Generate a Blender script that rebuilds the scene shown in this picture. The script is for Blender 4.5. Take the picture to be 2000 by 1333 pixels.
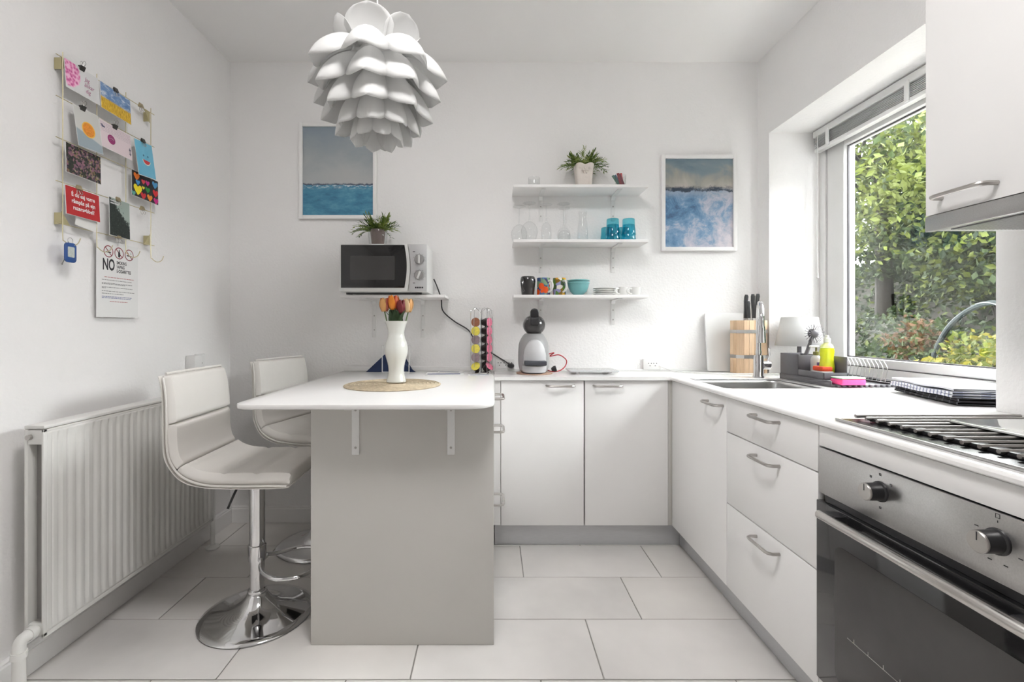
import bpy, bmesh, math, random
from mathutils import Vector, Matrix
R = math.radians
random.seed(7)
SC = bpy.context.scene
COL = SC.collection
for o in list(bpy.data.objects):
    bpy.data.objects.remove(o)

# ------------------------------------------------------------------ camera, world, sun, exposure
H = 1.13                      # lens height (m); the lens looks along +Y
cam = bpy.data.cameras.new('camera')
cam.sensor_width = 36.0
cam.lens = 930 / 2000 * 36
cam.shift_x = 0.019
cam.shift_y = -0.01425
cam.clip_start = 0.02
camo = bpy.data.objects.new('camera', cam)
camo.location = (0, 0, H)
camo.rotation_euler = (R(90), 0, 0)
COL.objects.link(camo)
SC.camera = camo

world = bpy.data.worlds.new('sky')
SC.world = world
world.use_nodes = True
wn = world.node_tree
wbg = wn.nodes['Background']
wbg.inputs[0].default_value = (0.985, 0.975, 1.0, 1)      # bright hazy sky, even all round
wbg.inputs[1].default_value = 16.8

sun = bpy.data.lights.new('sun', 'SUN')
sun.energy = 7.0
sun.angle = R(6)
sun.color = (1.0, 0.96, 0.88)
suno = bpy.data.objects.new('sun', sun)
suno.rotation_euler = Vector((0.0, 0.72, -0.69)).to_track_quat('-Z', 'Y').to_euler()
COL.objects.link(suno)

SC.view_settings.view_transform = 'Standard'
SC.view_settings.look = 'None'
SC.view_settings.gamma = 1.0
SC.view_settings.use_curve_mapping = False
SC.view_settings.exposure = 1.18
SC.cycles.use_denoising = True
SC.cycles.use_adaptive_sampling = True
SC.cycles.adaptive_threshold = 0.02
SC.cycles.max_bounces = 10
SC.cycles.diffuse_bounces = 6
SC.cycles.glossy_bounces = 4
SC.cycles.transparent_max_bounces = 24
SC.cycles.transmission_bounces = 10
SC.cycles.caustics_reflective = False
SC.cycles.caustics_refractive = False
SC.cycles.sample_clamp_indirect = 6.0

# ------------------------------------------------------------------ measures (metres)
XL, XR, YB, ZC = -1.515, 1.532, 2.751, 2.657      # walls left/right/back, ceiling
YR = -2.3                                         # wall behind the lens
ZW, TW = 0.873, 0.017                             # worktop height, thickness
XF, YF = 0.9145, 2.43                             # door fronts of the window run and of the back run
WY0, WY1, WZ1 = 1.449, 2.638, 2.203               # window niche
WX = 1.81                                         # window frame plane


def PX(px, Y): return (px - 962) * Y / 930        # metric X / Z of a sight line at depth Y
def PZ(py, Y): return H + (638 - py) * Y / 930


# ------------------------------------------------------------------ materials
MATS = {}


def sock(n, name): return n.inputs[name]


def mat(name, col, rough=0.5, metal=0.0, var=0.04, vscale=8.0, bump=0.0, bscale=60.0, bdist=0.002, coat=0.0, spec=0.5,
        trans=0.0, alpha=1.0, rvar=0.0, stretch=None, sheen=0.0):
    if name in MATS: return MATS[name]
    m = bpy.data.materials.new(name)
    m.use_nodes = True
    t = m.node_tree
    b = t.nodes['Principled BSDF']
    b.inputs['Roughness'].default_value = rough
    b.inputs['Metallic'].default_value = metal
    b.inputs['Specular IOR Level'].default_value = spec
    b.inputs['Coat Weight'].default_value = coat
    b.inputs['Coat Roughness'].default_value = 0.08
    b.inputs['Sheen Weight'].default_value = sheen
    tc = t.nodes.new('ShaderNodeTexCoord')
    mp = t.nodes.new('ShaderNodeMapping')
    t.links.new(tc.outputs['Object'], mp.inputs['Vector'])
    if stretch: mp.inputs['Scale'].default_value = stretch
    nz = t.nodes.new('ShaderNodeTexNoise')
    nz.inputs['Scale'].default_value = vscale
    nz.inputs['Detail'].default_value = 4
    t.links.new(mp.outputs[0], nz.inputs['Vector'])
    rp = t.nodes.new('ShaderNodeValToRGB')
    rp.color_ramp.elements[0].position = 0.3
    rp.color_ramp.elements[1].position = 0.7
    c = Vector(col[:3])
    lo, hi = c * (1 - var), c * (1 + var)
    rp.color_ramp.elements[0].color = (*[max(0, v) for v in lo], 1)
    rp.color_ramp.elements[1].color = (*[min(1, v) for v in hi], 1)
    t.links.new(nz.outputs[0], rp.inputs[0])
    t.links.new(rp.outputs[0], b.inputs['Base Color'])
    if bump > 0:
        n2 = t.nodes.new('ShaderNodeTexNoise')
        n2.inputs['Scale'].default_value = bscale
        n2.inputs['Detail'].default_value = 3
        t.links.new(mp.outputs[0], n2.inputs['Vector'])
        bp = t.nodes.new('ShaderNodeBump')
        bp.inputs['Strength'].default_value = bump
        bp.inputs['Distance'].default_value = bdist
        t.links.new(n2.outputs[0], bp.inputs['Height'])
        t.links.new(bp.outputs[0], b.inputs['Normal'])
    if trans > 0:
        out = t.nodes['Material Output']
        tr = t.nodes.new('ShaderNodeBsdfTranslucent')
        t.links.new(rp.outputs[0], tr.inputs['Color'])
        mx = t.nodes.new('ShaderNodeMixShader')
        mx.inputs[0].default_value = trans
        t.links.new(b.outputs[0], mx.inputs[1])
        t.links.new(tr.outputs[0], mx.inputs[2])
        t.links.new(mx.outputs[0], out.inputs['Surface'])
    MATS[name] = m
    return m


def glassmat(name, tint=(1, 1, 1), ior=1.45, gloss=1.0, rough=0.0):
    """thin glass: clear with a Fresnel reflection (light passes straight through)"""
    if name in MATS: return MATS[name]
    m = bpy.data.materials.new(name)
    m.use_nodes = True
    t = m.node_tree
    t.nodes.remove(t.nodes['Principled BSDF'])
    out = t.nodes['Material Output']
    lw = t.nodes.new('ShaderNodeLayerWeight')
    lw.inputs[0].default_value = 0.5                     # Facing = 1 - |cos|
    pw = t.nodes.new('ShaderNodeMath'); pw.operation = 'POWER'; pw.inputs[1].default_value = 5
    t.links.new(lw.outputs['Facing'], pw.inputs[0])
    ma = t.nodes.new('ShaderNodeMath'); ma.operation = 'MULTIPLY_ADD'
    f0 = ((ior - 1) / (ior + 1)) ** 2 * gloss
    ma.inputs[1].default_value = 1 - f0
    ma.inputs[2].default_value = f0
    t.links.new(pw.outputs[0], ma.inputs[0])
    tp = t.nodes.new('ShaderNodeBsdfTransparent')
    tc = t.nodes.new('ShaderNodeTexCoord')
    nz = t.nodes.new('ShaderNodeTexNoise')
    nz.inputs['Scale'].default_value = 12
    t.links.new(tc.outputs['Object'], nz.inputs['Vector'])
    rp = t.nodes.new('ShaderNodeValToRGB')
    rp.color_ramp.elements[0].color = (*[v * 0.985 for v in tint], 1)
    rp.color_ramp.elements[1].color = (*tint, 1)
    t.links.new(nz.outputs[0], rp.inputs[0])
    t.links.new(rp.outputs[0], tp.inputs[0])
    gl = t.nodes.new('ShaderNodeBsdfGlossy')
    gl.inputs['Roughness'].default_value = rough
    mx = t.nodes.new('ShaderNodeMixShader')
    t.links.new(ma.outputs[0], mx.inputs[0])
    t.links.new(tp.outputs[0], mx.inputs[1])
    t.links.new(gl.outputs[0], mx.inputs[2])
    t.links.new(mx.outputs[0], out.inputs['Surface'])
    MATS[name] = m
    return m


class Paint:
    """small node-graph helper for flat printed pictures (UV 0..1)"""
    def __init__(s, name, rough=0.5):
        s.m = bpy.data.materials.new(name)
        s.m.use_nodes = True
        s.t = s.m.node_tree
        s.b = s.t.nodes['Principled BSDF']
        s.b.inputs['Roughness'].default_value = rough
        s.tc = s.t.nodes.new('ShaderNodeTexCoord')
        sp = s.t.nodes.new('ShaderNodeSeparateXYZ')
        s.l(s.tc.outputs['UV'], sp.inputs[0])
        s.u, s.v = sp.outputs[0], sp.outputs[1]

    def l(s, a, b): s.t.links.new(a, b)

    def put(s, x, i):
        if isinstance(x, (int, float)): i.default_value = x
        elif isinstance(x, (tuple, list)): i.default_value = (*x[:3], 1)
        else: s.l(x, i)

    def math(s, op, a, b=0.0):
        n = s.t.nodes.new('ShaderNodeMath')
        n.operation = op
        s.put(a, n.inputs[0]); s.put(b, n.inputs[1])
        return n.outputs[0]

    def noise(s, sx, sy, detail=4, rough=0.6, seed=0.0, dist=0.0):
        mp = s.t.nodes.new('ShaderNodeMapping')
        mp.inputs['Scale'].default_value = (sx, sy, 1)
        mp.inputs['Location'].default_value = (seed, seed * 0.7, seed)
        s.l(s.tc.outputs['UV'], mp.inputs['Vector'])
        n = s.t.nodes.new('ShaderNodeTexNoise')
        n.inputs['Scale'].default_value = 1
        n.inputs['Detail'].default_value = detail
        n.inputs['Roughness'].default_value = rough
        n.inputs['Distortion'].default_value = dist
        s.l(mp.outputs[0], n.inputs['Vector'])
        return n.outputs[0]

    def voronoi(s, sx, sy, seed=0.0, out='Color'):
        mp = s.t.nodes.new('ShaderNodeMapping')
        mp.inputs['Scale'].default_value = (sx, sy, 1)
        mp.inputs['Location'].default_value = (seed, seed, seed)
        s.l(s.tc.outputs['UV'], mp.inputs['Vector'])
        n = s.t.nodes.new('ShaderNodeTexVoronoi')
        n.inputs['Scale'].default_value = 1
        s.l(mp.outputs[0], n.inputs['Vector'])
        return n.outputs[out]

    def ramp(s, f, stops, interp='LINEAR'):
        n = s.t.nodes.new('ShaderNodeValToRGB')
        cr = n.color_ramp
        cr.interpolation = interp
        while len(cr.elements) < len(stops): cr.elements.new(0.5)
        for e, (p, c) in zip(cr.elements, stops):
            e.position = p
            e.color = (*c, 1) if len(c) == 3 else c
        s.l(f, n.inputs[0])
        return n.outputs[0]

    def step(s, f, a, b):
        n = s.t.nodes.new('ShaderNodeMapRange')
        n.inputs['From Min'].default_value = a
        n.inputs['From Max'].default_value = b
        s.l(f, n.inputs['Value'])
        return n.outputs[0]

    def mix(s, f, a, b):
        n = s.t.nodes.new('ShaderNodeMix')
        n.data_type = 'RGBA'
        s.put(f, n.inputs[0]); s.put(a, n.inputs[6]); s.put(b, n.inputs[7])
        return n.outputs[2]

    def done(s, c):
        s.l(c, s.b.inputs['Base Color'])
        return s.m


def srgb(r, g, b):
    f = lambda v: v / 12.92 if v <= 0.04045 else ((v + 0.055) / 1.055) ** 2.4
    return tuple(f(v / 255) for v in (r, g, b))


M_WALL = mat('wall_paint', (0.875, 0.866, 0.860), 0.75, var=0.012, vscale=2.0, bump=0.55, bscale=85, bdist=0.003, spec=0.3)
M_CEIL = mat('ceiling_paint', (0.90, 0.891, 0.885), 0.85, var=0.012, vscale=1.5, bump=0.1, bscale=90, spec=0.2)
M_WHITE = mat('white_lacquer', (0.86, 0.851, 0.842), 0.42, var=0.015, vscale=3, bump=0.03, bscale=300, bdist=0.0005)
M_PANEL = mat('panel_laminate', (0.60, 0.585, 0.555), 0.45, var=0.02, vscale=3, bump=0.06, bscale=350, bdist=0.0005)  # warm grey, darkened partly for the shade on the bar's end panel
M_TOP = mat('worktop_laminate', (0.86, 0.852, 0.842), 0.22, var=0.015, vscale=4, spec=0.5, coat=0.25)
M_TILE = mat('floor_tile', (0.68, 0.66, 0.645), 0.33, var=0.10, vscale=2.3, bump=0.04, bscale=40, spec=0.5)
M_GROUT = mat('grout', (0.33, 0.32, 0.30), 0.85, var=0.1, vscale=30)
M_STEEL = mat('brushed_steel', (0.55, 0.545, 0.54), 0.30, metal=1.0, var=0.06, vscale=12, stretch=(1, 30, 30))
M_PLINTH = mat('brushed_aluminium_plinth', (0.58, 0.585, 0.60), 0.42, metal=0.6, var=0.05, vscale=12, stretch=(2, 2, 60))
M_CHROME = mat('chrome', (0.78, 0.78, 0.79), 0.06, metal=1.0, var=0.02)
M_NICKEL = mat('satin_nickel', (0.50, 0.48, 0.46), 0.32, metal=1.0, var=0.04, vscale=30)
M_BLACK = mat('black_plastic', (0.02, 0.02, 0.022), 0.35, var=0.1)
M_BLACKGLASS = mat('black_glass', (0.012, 0.012, 0.013), 0.06, var=0.1, spec=0.6)
M_GREY = mat('dark_grey_plastic', (0.115, 0.11, 0.12), 0.45, var=0.06, vscale=20)
M_WPLASTIC = mat('white_plastic', (0.80, 0.80, 0.79), 0.35, var=0.015)
M_LEATHER = mat('cream_leatherette', (0.74, 0.715, 0.68), 0.42, var=0.02, bump=0.12, bscale=220, bdist=0.0008)
M_RAD = mat('radiator_enamel', (0.74, 0.735, 0.71), 0.35, var=0.015)
M_PAPER = mat('white_paper', (0.80, 0.80, 0.79), 0.8, var=0.01)
M_BRASS = mat('pale_brass_wire', (0.62, 0.55, 0.36), 0.35, metal=0.7, var=0.05)
M_CERAMIC = mat('white_ceramic', (0.82, 0.82, 0.80), 0.12, var=0.01, coat=0.3)
M_GLASS = glassmat('clear_glass', (0.985, 0.99, 0.99), 1.5, 1.0)
M_PANE = glassmat('window_glass', (0.95, 0.97, 0.96), 1.52, 1.7)
M_INK = mat('black_ink', (0.03, 0.03, 0.035), 0.7, var=0.1)

# ------------------------------------------------------------------ mesh helpers
ORG = {}


class B:
    def __init__(s):
        s.bm = bmesh.new()
        s.uv = s.bm.loops.layers.uv.new('UVMap')

    def box(s, x0, x1, y0, y1, z0, z1, bev=0.0, seg=2):
        t = bmesh.new()
        vs = [t.verts.new(p) for p in ((x0, y0, z0), (x1, y0, z0), (x1, y1, z0), (x0, y1, z0),
                                       (x0, y0, z1), (x1, y0, z1), (x1, y1, z1), (x0, y1, z1))]
        for f in ((0, 3, 2, 1), (4, 5, 6, 7), (0, 1, 5, 4), (1, 2, 6, 5), (2, 3, 7, 6), (3, 0, 4, 7)):
            t.faces.new([vs[i] for i in f])
        if bev > 0:
            bmesh.ops.bevel(t, geom=list(t.edges), offset=bev, segments=seg, profile=0.5, affect='EDGES')
        s.merge(t)
        return s

    def merge(s, t, M=None):
        if M is not None: bmesh.ops.transform(t, matrix=M, verts=list(t.verts))
        mp = {}
        for v in t.verts: mp[v] = s.bm.verts.new(v.co)
        for f in t.faces:
            try: s.bm.faces.new([mp[v] for v in f.verts])
            except ValueError: pass
        t.free()

    def cyl(s, p0, p1, r0, r1=None, n=16, cap=True):
        return s.tube([p0, p1], r0, n, r_end=r1, cap=cap)

    def tube(s, pts, r, n=8, r_end=None, cap=True, closed=False):
        P = [Vector(p) for p in pts]
        k = len(P)
        rs = [r if r_end is None else r + (r_end - r) * i / max(1, k - 1) for i in range(k)]
        if isinstance(r, (list, tuple)): rs = r
        rings = []
        up = None
        for i in range(k):
            if closed: d = P[(i + 1) % k] - P[i - 1]
            else: d = P[min(i + 1, k - 1)] - P[max(i - 1, 0)]
            if d.length < 1e-9: d = Vector((0, 0, 1))
            d.normalize()
            if up is None:
                a = Vector((0, 0, 1)) if abs(d.z) < 0.9 else Vector((1, 0, 0))
                up = (a - d * a.dot(d)).normalized()
            else:
                up = up - d * up.dot(d)
                if up.length < 1e-6:
                    a = Vector((1, 0, 0)) if abs(d.x) < 0.9 else Vector((0, 1, 0))
                    up = a - d * a.dot(d)
                up.normalize()
            sd = d.cross(up)
            rings.append([s.bm.verts.new(P[i] + (up * math.cos(2 * math.pi * j / n) + sd * math.sin(2 * math.pi * j / n)) * rs[i]) for j in range(n)])
        m = k if closed else k - 1
        for i in range(m):
            a, b = rings[i], rings[(i + 1) % k]
            for j in range(n):
                s.bm.faces.new([a[j], a[(j + 1) % n], b[(j + 1) % n], b[j]])
        if cap and not closed:
            s.bm.faces.new(rings[0][::-1]); s.bm.faces.new(rings[-1])
        return s

    def lathe(s, prof, c=(0, 0, 0), n=28, sx=1.0, sy=1.0, closed_top=False):
        """prof: (radius, height) from bottom to top"""
        rings = []
        for (r, z) in prof:
            if r < 1e-6: rings.append([s.bm.verts.new((c[0], c[1], c[2] + z))])
            else: rings.append([s.bm.verts.new((c[0] + r * sx * math.cos(2 * math.pi * j / n), c[1] + r * sy * math.sin(2 * math.pi * j / n), c[2] + z)) for j in range(n)])
        for a, b in zip(rings, rings[1:]):
            for j in range(n):
                k = (j + 1) % n
                if len(a) == 1 and len(b) == 1: continue
                if len(a) == 1: s.bm.faces.new([a[0], b[k], b[j]])
                elif len(b) == 1: s.bm.faces.new([a[j], a[k], b[0]])
                else: s.bm.faces.new([a[j], a[k], b[k], b[j]])
        return s

    def sphere(s, c, rx, ry=None, rz=None, n=16, m=10):
        ry = rx if ry is None else ry
        rz = rx if rz is None else rz
        prof = [(math.sin(math.pi * i / m) + (0 if 0 < i < m else -math.sin(math.pi * i / m)), -math.cos(math.pi * i / m)) for i in range(m + 1)]
        t = B()
        t.lathe(prof, n=n)
        s.merge(t.bm, Matrix.Translation(c) @ Matrix.Diagonal((rx, ry, rz, 1)))
        return s

    def prism(s, poly, z0, z1, axes='xyz', bev=0.0, seg=2):
        """extrude the polygon poly (a,b) along the third axis of `axes`; e.g. 'xzy' = polygon in x,z extruded along y"""
        def P(a, b, c):
            d = {axes[0]: a, axes[1]: b, axes[2]: c}
            return (d['x'], d['y'], d['z'])
        t = bmesh.new()
        lo = [t.verts.new(P(a, b, z0)) for a, b in poly]
        hi = [t.verts.new(P(a, b, z1)) for a, b in poly]
        n = len(poly)
        fl = t.faces.new(lo[::-1]); fh = t.faces.new(hi)
        for i in range(n):
            t.faces.new([lo[i], lo[(i + 1) % n], hi[(i + 1) % n], hi[i]])
        bmesh.ops.recalc_face_normals(t, faces=list(t.faces))
        if bev > 0:
            ed = set(fl.edges) | set(fh.edges)
            bmesh.ops.bevel(t, geom=list(ed), offset=bev, segments=seg, profile=0.5, affect='EDGES')
        s.merge(t)
        return s

    def grid(s, f, nu, nv, uv=False):
        V = [[s.bm.verts.new(f(i / nu, j / nv)) for j in range(nv + 1)] for i in range(nu + 1)]
        for i in range(nu):
            for j in range(nv):
                fc = s.bm.faces.new([V[i][j], V[i + 1][j], V[i + 1][j + 1], V[i][j + 1]])
                if uv:
                    for lp, (a, b) in zip(fc.loops, ((i, j), (i + 1, j), (i + 1, j + 1), (i, j + 1))):
                        lp[s.uv].uv = (a / nu, b / nv)
        return s

    def poly(s, pts):
        s.bm.faces.new([s.bm.verts.new(p) for p in pts])
        return s

    def xf(s, M):
        bmesh.ops.transform(s.bm, matrix=M, verts=list(s.bm.verts))
        return s

    def out(s, name, m, parent=None, smooth=True, angle=40, solid=0.0, recalc=True, origin=None, kind=None, sub=0):
        bm = s.bm
        if recalc: bmesh.ops.recalc_face_normals(bm, faces=list(bm.faces))
        if parent is not None: org = ORG[parent.name]
        elif origin is not None: org = Vector(origin)
        else:
            co = [v.co for v in bm.verts]
            org = Vector(((min(c.x for c in co) + max(c.x for c in co)) / 2, (min(c.y for c in co) + max(c.y for c in co)) / 2, min(c.z for c in co)))
        for v in bm.verts: v.co -= org
        me = bpy.data.meshes.new(name)
        bm.to_mesh(me); bm.free()
        if m is not None: me.materials.append(m)
        if smooth:
            me.shade_smooth()
            me.set_sharp_from_angle(angle=R(angle))
        o = bpy.data.objects.new(name, me)
        COL.objects.link(o)
        if parent is not None: o.parent = parent
        else: o.location = org
        ORG[o.name] = org
        if solid:
            md = o.modifiers.new('thickness', 'SOLIDIFY')
            md.thickness = solid
            md.offset = 0
        if sub:
            md = o.modifiers.new('round', 'SUBSURF'); md.levels = sub; md.render_levels = sub
        if kind: o['kind'] = kind
        return o


def tag(o, label, cat, group=None):
    o['label'] = label
    o['category'] = cat
    if group: o['group'] = group
    return o


def thing(name, label, cat, loc=(0, 0, 0), group=None):
    o = bpy.data.objects.new(name, None)
    o.empty_display_size = 0.05
    o.location = loc
    COL.objects.link(o)
    ORG[o.name] = Vector(loc)
    return tag(o, label, cat, group)


def struct(o):
    o['kind'] = 'structure'
    return o


def place(o, loc, rz=0.0):
    o.location = loc
    o.rotation_euler = (0, 0, rz)


def bez(pts, n=10, closed=False):
    """Catmull-Rom through the points"""
    P = [Vector(p) for p in pts]
    res = []
    k = len(P)
    for i in range(k if closed else k - 1):
        p0 = P[i - 1] if (i > 0 or closed) else P[0]
        p1, p2 = P[i], P[(i + 1) % k]
        p3 = P[(i + 2) % k] if (closed or i + 2 < k) else P[-1]
        for j in range(n):
            t = j / n
            res.append(0.5 * ((2 * p1) + (p2 - p0) * t + (2 * p0 - 5 * p1 + 4 * p2 - p3) * t * t + (3 * p1 - p0 - 3 * p2 + p3) * t ** 3))
    if not closed: res.append(P[-1])
    return res


def lettering(txt, size, parent, org, u, v, m, align='LEFT', xs=1.0, name='lettering', bold=0.0, spacing=1.0, line=1.0, shear=0.0):
    cu = bpy.data.curves.new('t', 'FONT')
    cu.body = txt
    cu.size = size
    cu.align_x = align
    cu.space_character = spacing
    cu.space_line = line
    cu.offset = bold
    cu.shear = shear
    cu.resolution_u = 3
    ob = bpy.data.objects.new('t', cu)
    COL.objects.link(ob)
    dg = bpy.context.evaluated_depsgraph_get()
    dg.update()
    me = bpy.data.meshes.new_from_object(ob.evaluated_get(dg))
    b = B()
    b.bm.from_mesh(me)
    u, v, org = Vector(u), Vector(v), Vector(org)
    for w in b.bm.verts: w.co = org + u * (w.co.x * xs) + v * w.co.y
    bpy.data.objects.remove(ob); bpy.data.curves.remove(cu); bpy.data.meshes.remove(me)
    return b.out(name, m, parent, smooth=False, recalc=False)


def rrect(x0, x1, y0, y1, r, n=5):
    rs = r if isinstance(r, (list, tuple)) else [r] * 4
    out = []
    for (cx, cy, sx, sy, a0, rr) in ((x1, y1, -1, -1, 0, rs[0]), (x0, y1, 1, -1, 90, rs[1]), (x0, y0, 1, 1, 180, rs[2]), (x1, y0, -1, 1, 270, rs[3])):
        for k in range(n + 1):
            a = R(a0 + 90 * k / n)
            out.append((cx + sx * rr + rr * math.cos(a), cy + sy * rr + rr * math.sin(a)))
    return out


def bow_handle(parent, axis, c, L, h, m, name='handle', r=0.0055):
    """bow handle: axis = unit vector along it, c = centre on the door face, h = Vector away from the door"""
    a, c, h = Vector(axis), Vector(c), Vector(h)
    pts = [c - a * L / 2, c - a * L / 2 + h * 0.62, c - a * (L / 2 - 0.008) + h * 0.93, c - a * (L / 2 - 0.02) + h,
           c + a * (L / 2 - 0.02) + h, c + a * (L / 2 - 0.008) + h * 0.93, c + a * L / 2 + h * 0.62, c + a * L / 2]
    return B().tube(pts, r, 8).out(name, m, parent)

# ================================================================== THE ROOM
T = 0.1
# floor: grout bed with tiles laid in it
fl = struct(B().box(XL - T, XR + T, YR - T, YB + T, -0.12, -0.004).out('floor', M_GROUT, smooth=False))
rows = [(2.453, 2.763, -0.17), (2.145, 2.453, 0.14), (1.837, 2.145, -0.046), (1.523, 1.837, 0.3575), (1.213, 1.523, 0.154), (0.903, 1.213, -0.1), (0.593, 0.903, 0.25), (0.283, 0.593, 0.05), (-0.027, 0.283, 0.3)]
g = 0.0022
rt = random.Random(3)
tmats = [mat('floor_tile_%s' % w, c, 0.34, var=0.12, vscale=vs, bump=0.04, bscale=40) for w, c, vs in
         (('pale', (0.74, 0.718, 0.70), 2.2), ('mid', (0.705, 0.684, 0.666), 2.8), ('warm', (0.72, 0.695, 0.67), 1.9))]
for (ya, yb, x0) in rows:
    x = x0 - 0.622 * 4
    while x < XR:
        a, b = max(x + g, XL + 0.002), min(x + 0.622 - g, XR)
        yy = min(yb - g, YB - 0.002)
        if b - a > 0.02:
            t = B().box(a, b, ya + g, yy, -0.004, rt.uniform(-0.0004, 0.0004), 0.0012, 1).out('tile', rt.choice(tmats), fl, smooth=False)
        x += 0.622
struct(B().box(XL - T, XR + T, YR - T, YB + T, ZC, ZC + T).out('ceiling', M_CEIL, smooth=False))
struct(B().box(XL - T, XR + 0.42, YB, YB + T, -0.12, ZC).out('wall_back', M_WALL, smooth=False))
struct(B().box(XL - T, XL, YR - T, YB, -0.12, ZC).out('wall_left', M_WALL, smooth=False))
# window wall: thick, with a deep niche
b = B()
XO = XR + 0.40
b.box(XR, XO, WY1, YB, -0.12, ZC)
b.box(XR, XO, YR - T, WY0, -0.12, ZC)
b.box(XR, XO, WY0, WY1, WZ1, ZC)
b.box(XR, XO, WY0, WY1, -0.12, ZW - TW - 0.002)
struct(b.out('wall_right', M_WALL, smooth=False))
struct(B().box(XL - T, XO, YR - T, YR, -0.12, ZC).out('wall_rear', M_WALL, smooth=False))
LMX, LMY = -0.02, 0.78
# added fill light on the ceiling, out of view, brightens aisle and walls
cl_ = thing('fill_lamp', 'round flush ceiling lamp in the middle of the room, above the picture', 'ceiling lamp', (LMX, LMY, ZC - 0.075))
B().lathe([(0.0, 0.0), (0.295, 0.0), (0.295, -0.022), (0.285, -0.026), (0.0, -0.026)], (LMX, LMY, ZC - 0.0005), 40).out('housing', M_WPLASTIC, cl_)
m_ = bpy.data.materials.new('fill_lamp_opal'); m_.use_nodes = True
m_.node_tree.nodes['Principled BSDF'].inputs['Emission Color'].default_value = (1.0, 0.98, 0.97, 1)
m_.node_tree.nodes['Principled BSDF'].inputs['Emission Strength'].default_value = 15.5
B().lathe([(0.282, -0.0265), (0.27, -0.05), (0.21, -0.074), (0.10, -0.087), (0.0, -0.09)], (LMX, LMY, ZC - 0.0005), 40).out('diffuser', m_, cl_)
# added unseen eave, cuts the steep sky light near the window
struct(B().box(XO, XO + 0.45, -3.0, 5.5, ZC + 0.02, ZC + 0.14).out('shading_eave', M_WHITE, smooth=False))
# skirting boards
prof = [(0, 0), (0.016, 0), (0.016, 0.078), (0.012, 0.083), (0.012, 0.088), (0.006, 0.094), (0, 0.094)]
struct(B().prism([(XL + a, z + 0.001) for a, z in prof], YR, YB, 'xzy').out('baseboard_left', M_WHITE, smooth=False))
struct(B().prism([(YB - a, z + 0.001) for a, z in prof], XL + 0.017, -0.56, 'yzx').out('baseboard_back', M_WHITE, smooth=False))

# ------------------------------------------------------------------ the window in its niche
win = struct(thing('window_1', 'x', 'x', (WX, (WY0 + WY1) / 2, ZW)))
del win['label']; del win['category']
b = B()
GX = WX + 0.03
z0f = ZW + 0.001
gy1, gy0, gz0, gz1 = 2.464, WY0 + 0.12, 0.974, 2.067
for (ya, yb, za, zb) in ((2.592, WY1 - 0.001, z0f, WZ1 - 0.001), (WY0 + 0.001, WY0 + 0.05, z0f, WZ1 - 0.001), (WY0 + 0.05, 2.592, z0f, 0.93), (WY0 + 0.05, 2.592, 2.13, WZ1 - 0.001)):
    b.box(WX, WX + 0.075, ya, yb, za, zb, 0.004)
b.out('window_frame', M_WPLASTIC, win)
b = B()
for (ya, yb, za, zb) in ((gy1, 2.588, 0.934, 2.126), (WY0 + 0.054, gy0, 0.934, 2.126), (gy0, gy1, 0.934, gz0), (gy0, gy1, gz1, 2.126)):
    b.box(WX + 0.006, WX + 0.068, ya, yb, za, zb, 0.006)
b.out('sash', M_WPLASTIC, win)
b = B()
for (ya, yb, za, zb) in ((gy1 - 0.006, gy1, gz0, gz1), (gy0, gy0 + 0.006, gz0, gz1), (gy0, gy1, gz0, gz0 + 0.006), (gy0, gy1, gz1 - 0.006, gz1)):
    b.box(GX - 0.004, GX + 0.004, ya, yb, za, zb)
for (ya, yb, za, zb) in ((2.588, 2.592, 0.93, 2.13), (WY0 + 0.05, 2.592, 0.93, 0.934)):
    b.box(WX + 0.010, WX + 0.05, ya, yb, za, zb)
b.out('gasket', M_GREY, win, smooth=False)
B().box(GX + 0.005, GX + 0.008, gy0 - 0.01, gy1 + 0.01, gz0 - 0.01, gz1 + 0.01).out('pane', M_PANE, win, smooth=False)

# venetian blind drawn up under the lintel
bl = thing('venetian_blind', 'white slatted blind drawn up to the top of the kitchen window', 'blind', (1.775, 2.1, 2.075))
B().box(1.757, 1.797, WY0 + 0.02, 2.612, 2.160, 2.195, 0.003).out('headrail', M_WPLASTIC, bl)
for k in range(7):
    z = 2.104 + k * 0.0075
    c = B().grid(lambda u, v: (1.763 + 0.028 * u, WY0 + 0.03 + (2.605 - WY0 - 0.03) * v, z + 0.003 * math.sin(math.pi * u)), 4, 1)
    c.out('slat', mat('blind_slat', (0.82, 0.82, 0.83), 0.4, var=0.02, trans=0.35), bl, solid=0.0035)
B().box(1.760, 1.794, WY0 + 0.03, 2.607, 2.078, 2.098, 0.004).out('bottom_rail', M_WPLASTIC, bl)
for y in (2.50, 2.02, 1.62):
    B().box(1.754, 1.760, y - 0.012, y + 0.012, 2.083, 2.172, 0.002).out('bracket_clip', M_WPLASTIC, bl)
B().tube(bez([(1.752, 2.565, 2.16), (1.750, 2.566, 2.0), (1.750, 2.567, 1.62), (1.752, 2.567, 1.42)], 4), 0.0016, 5).out('pull_cord', M_WPLASTIC, bl)
B().lathe([(0, 0), (0.006, 0.002), (0.005, 0.02), (0.002, 0.034), (0, 0.035)], (1.752, 2.567, 1.39), 10).out('cord_tassel', M_WPLASTIC, bl)

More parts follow.
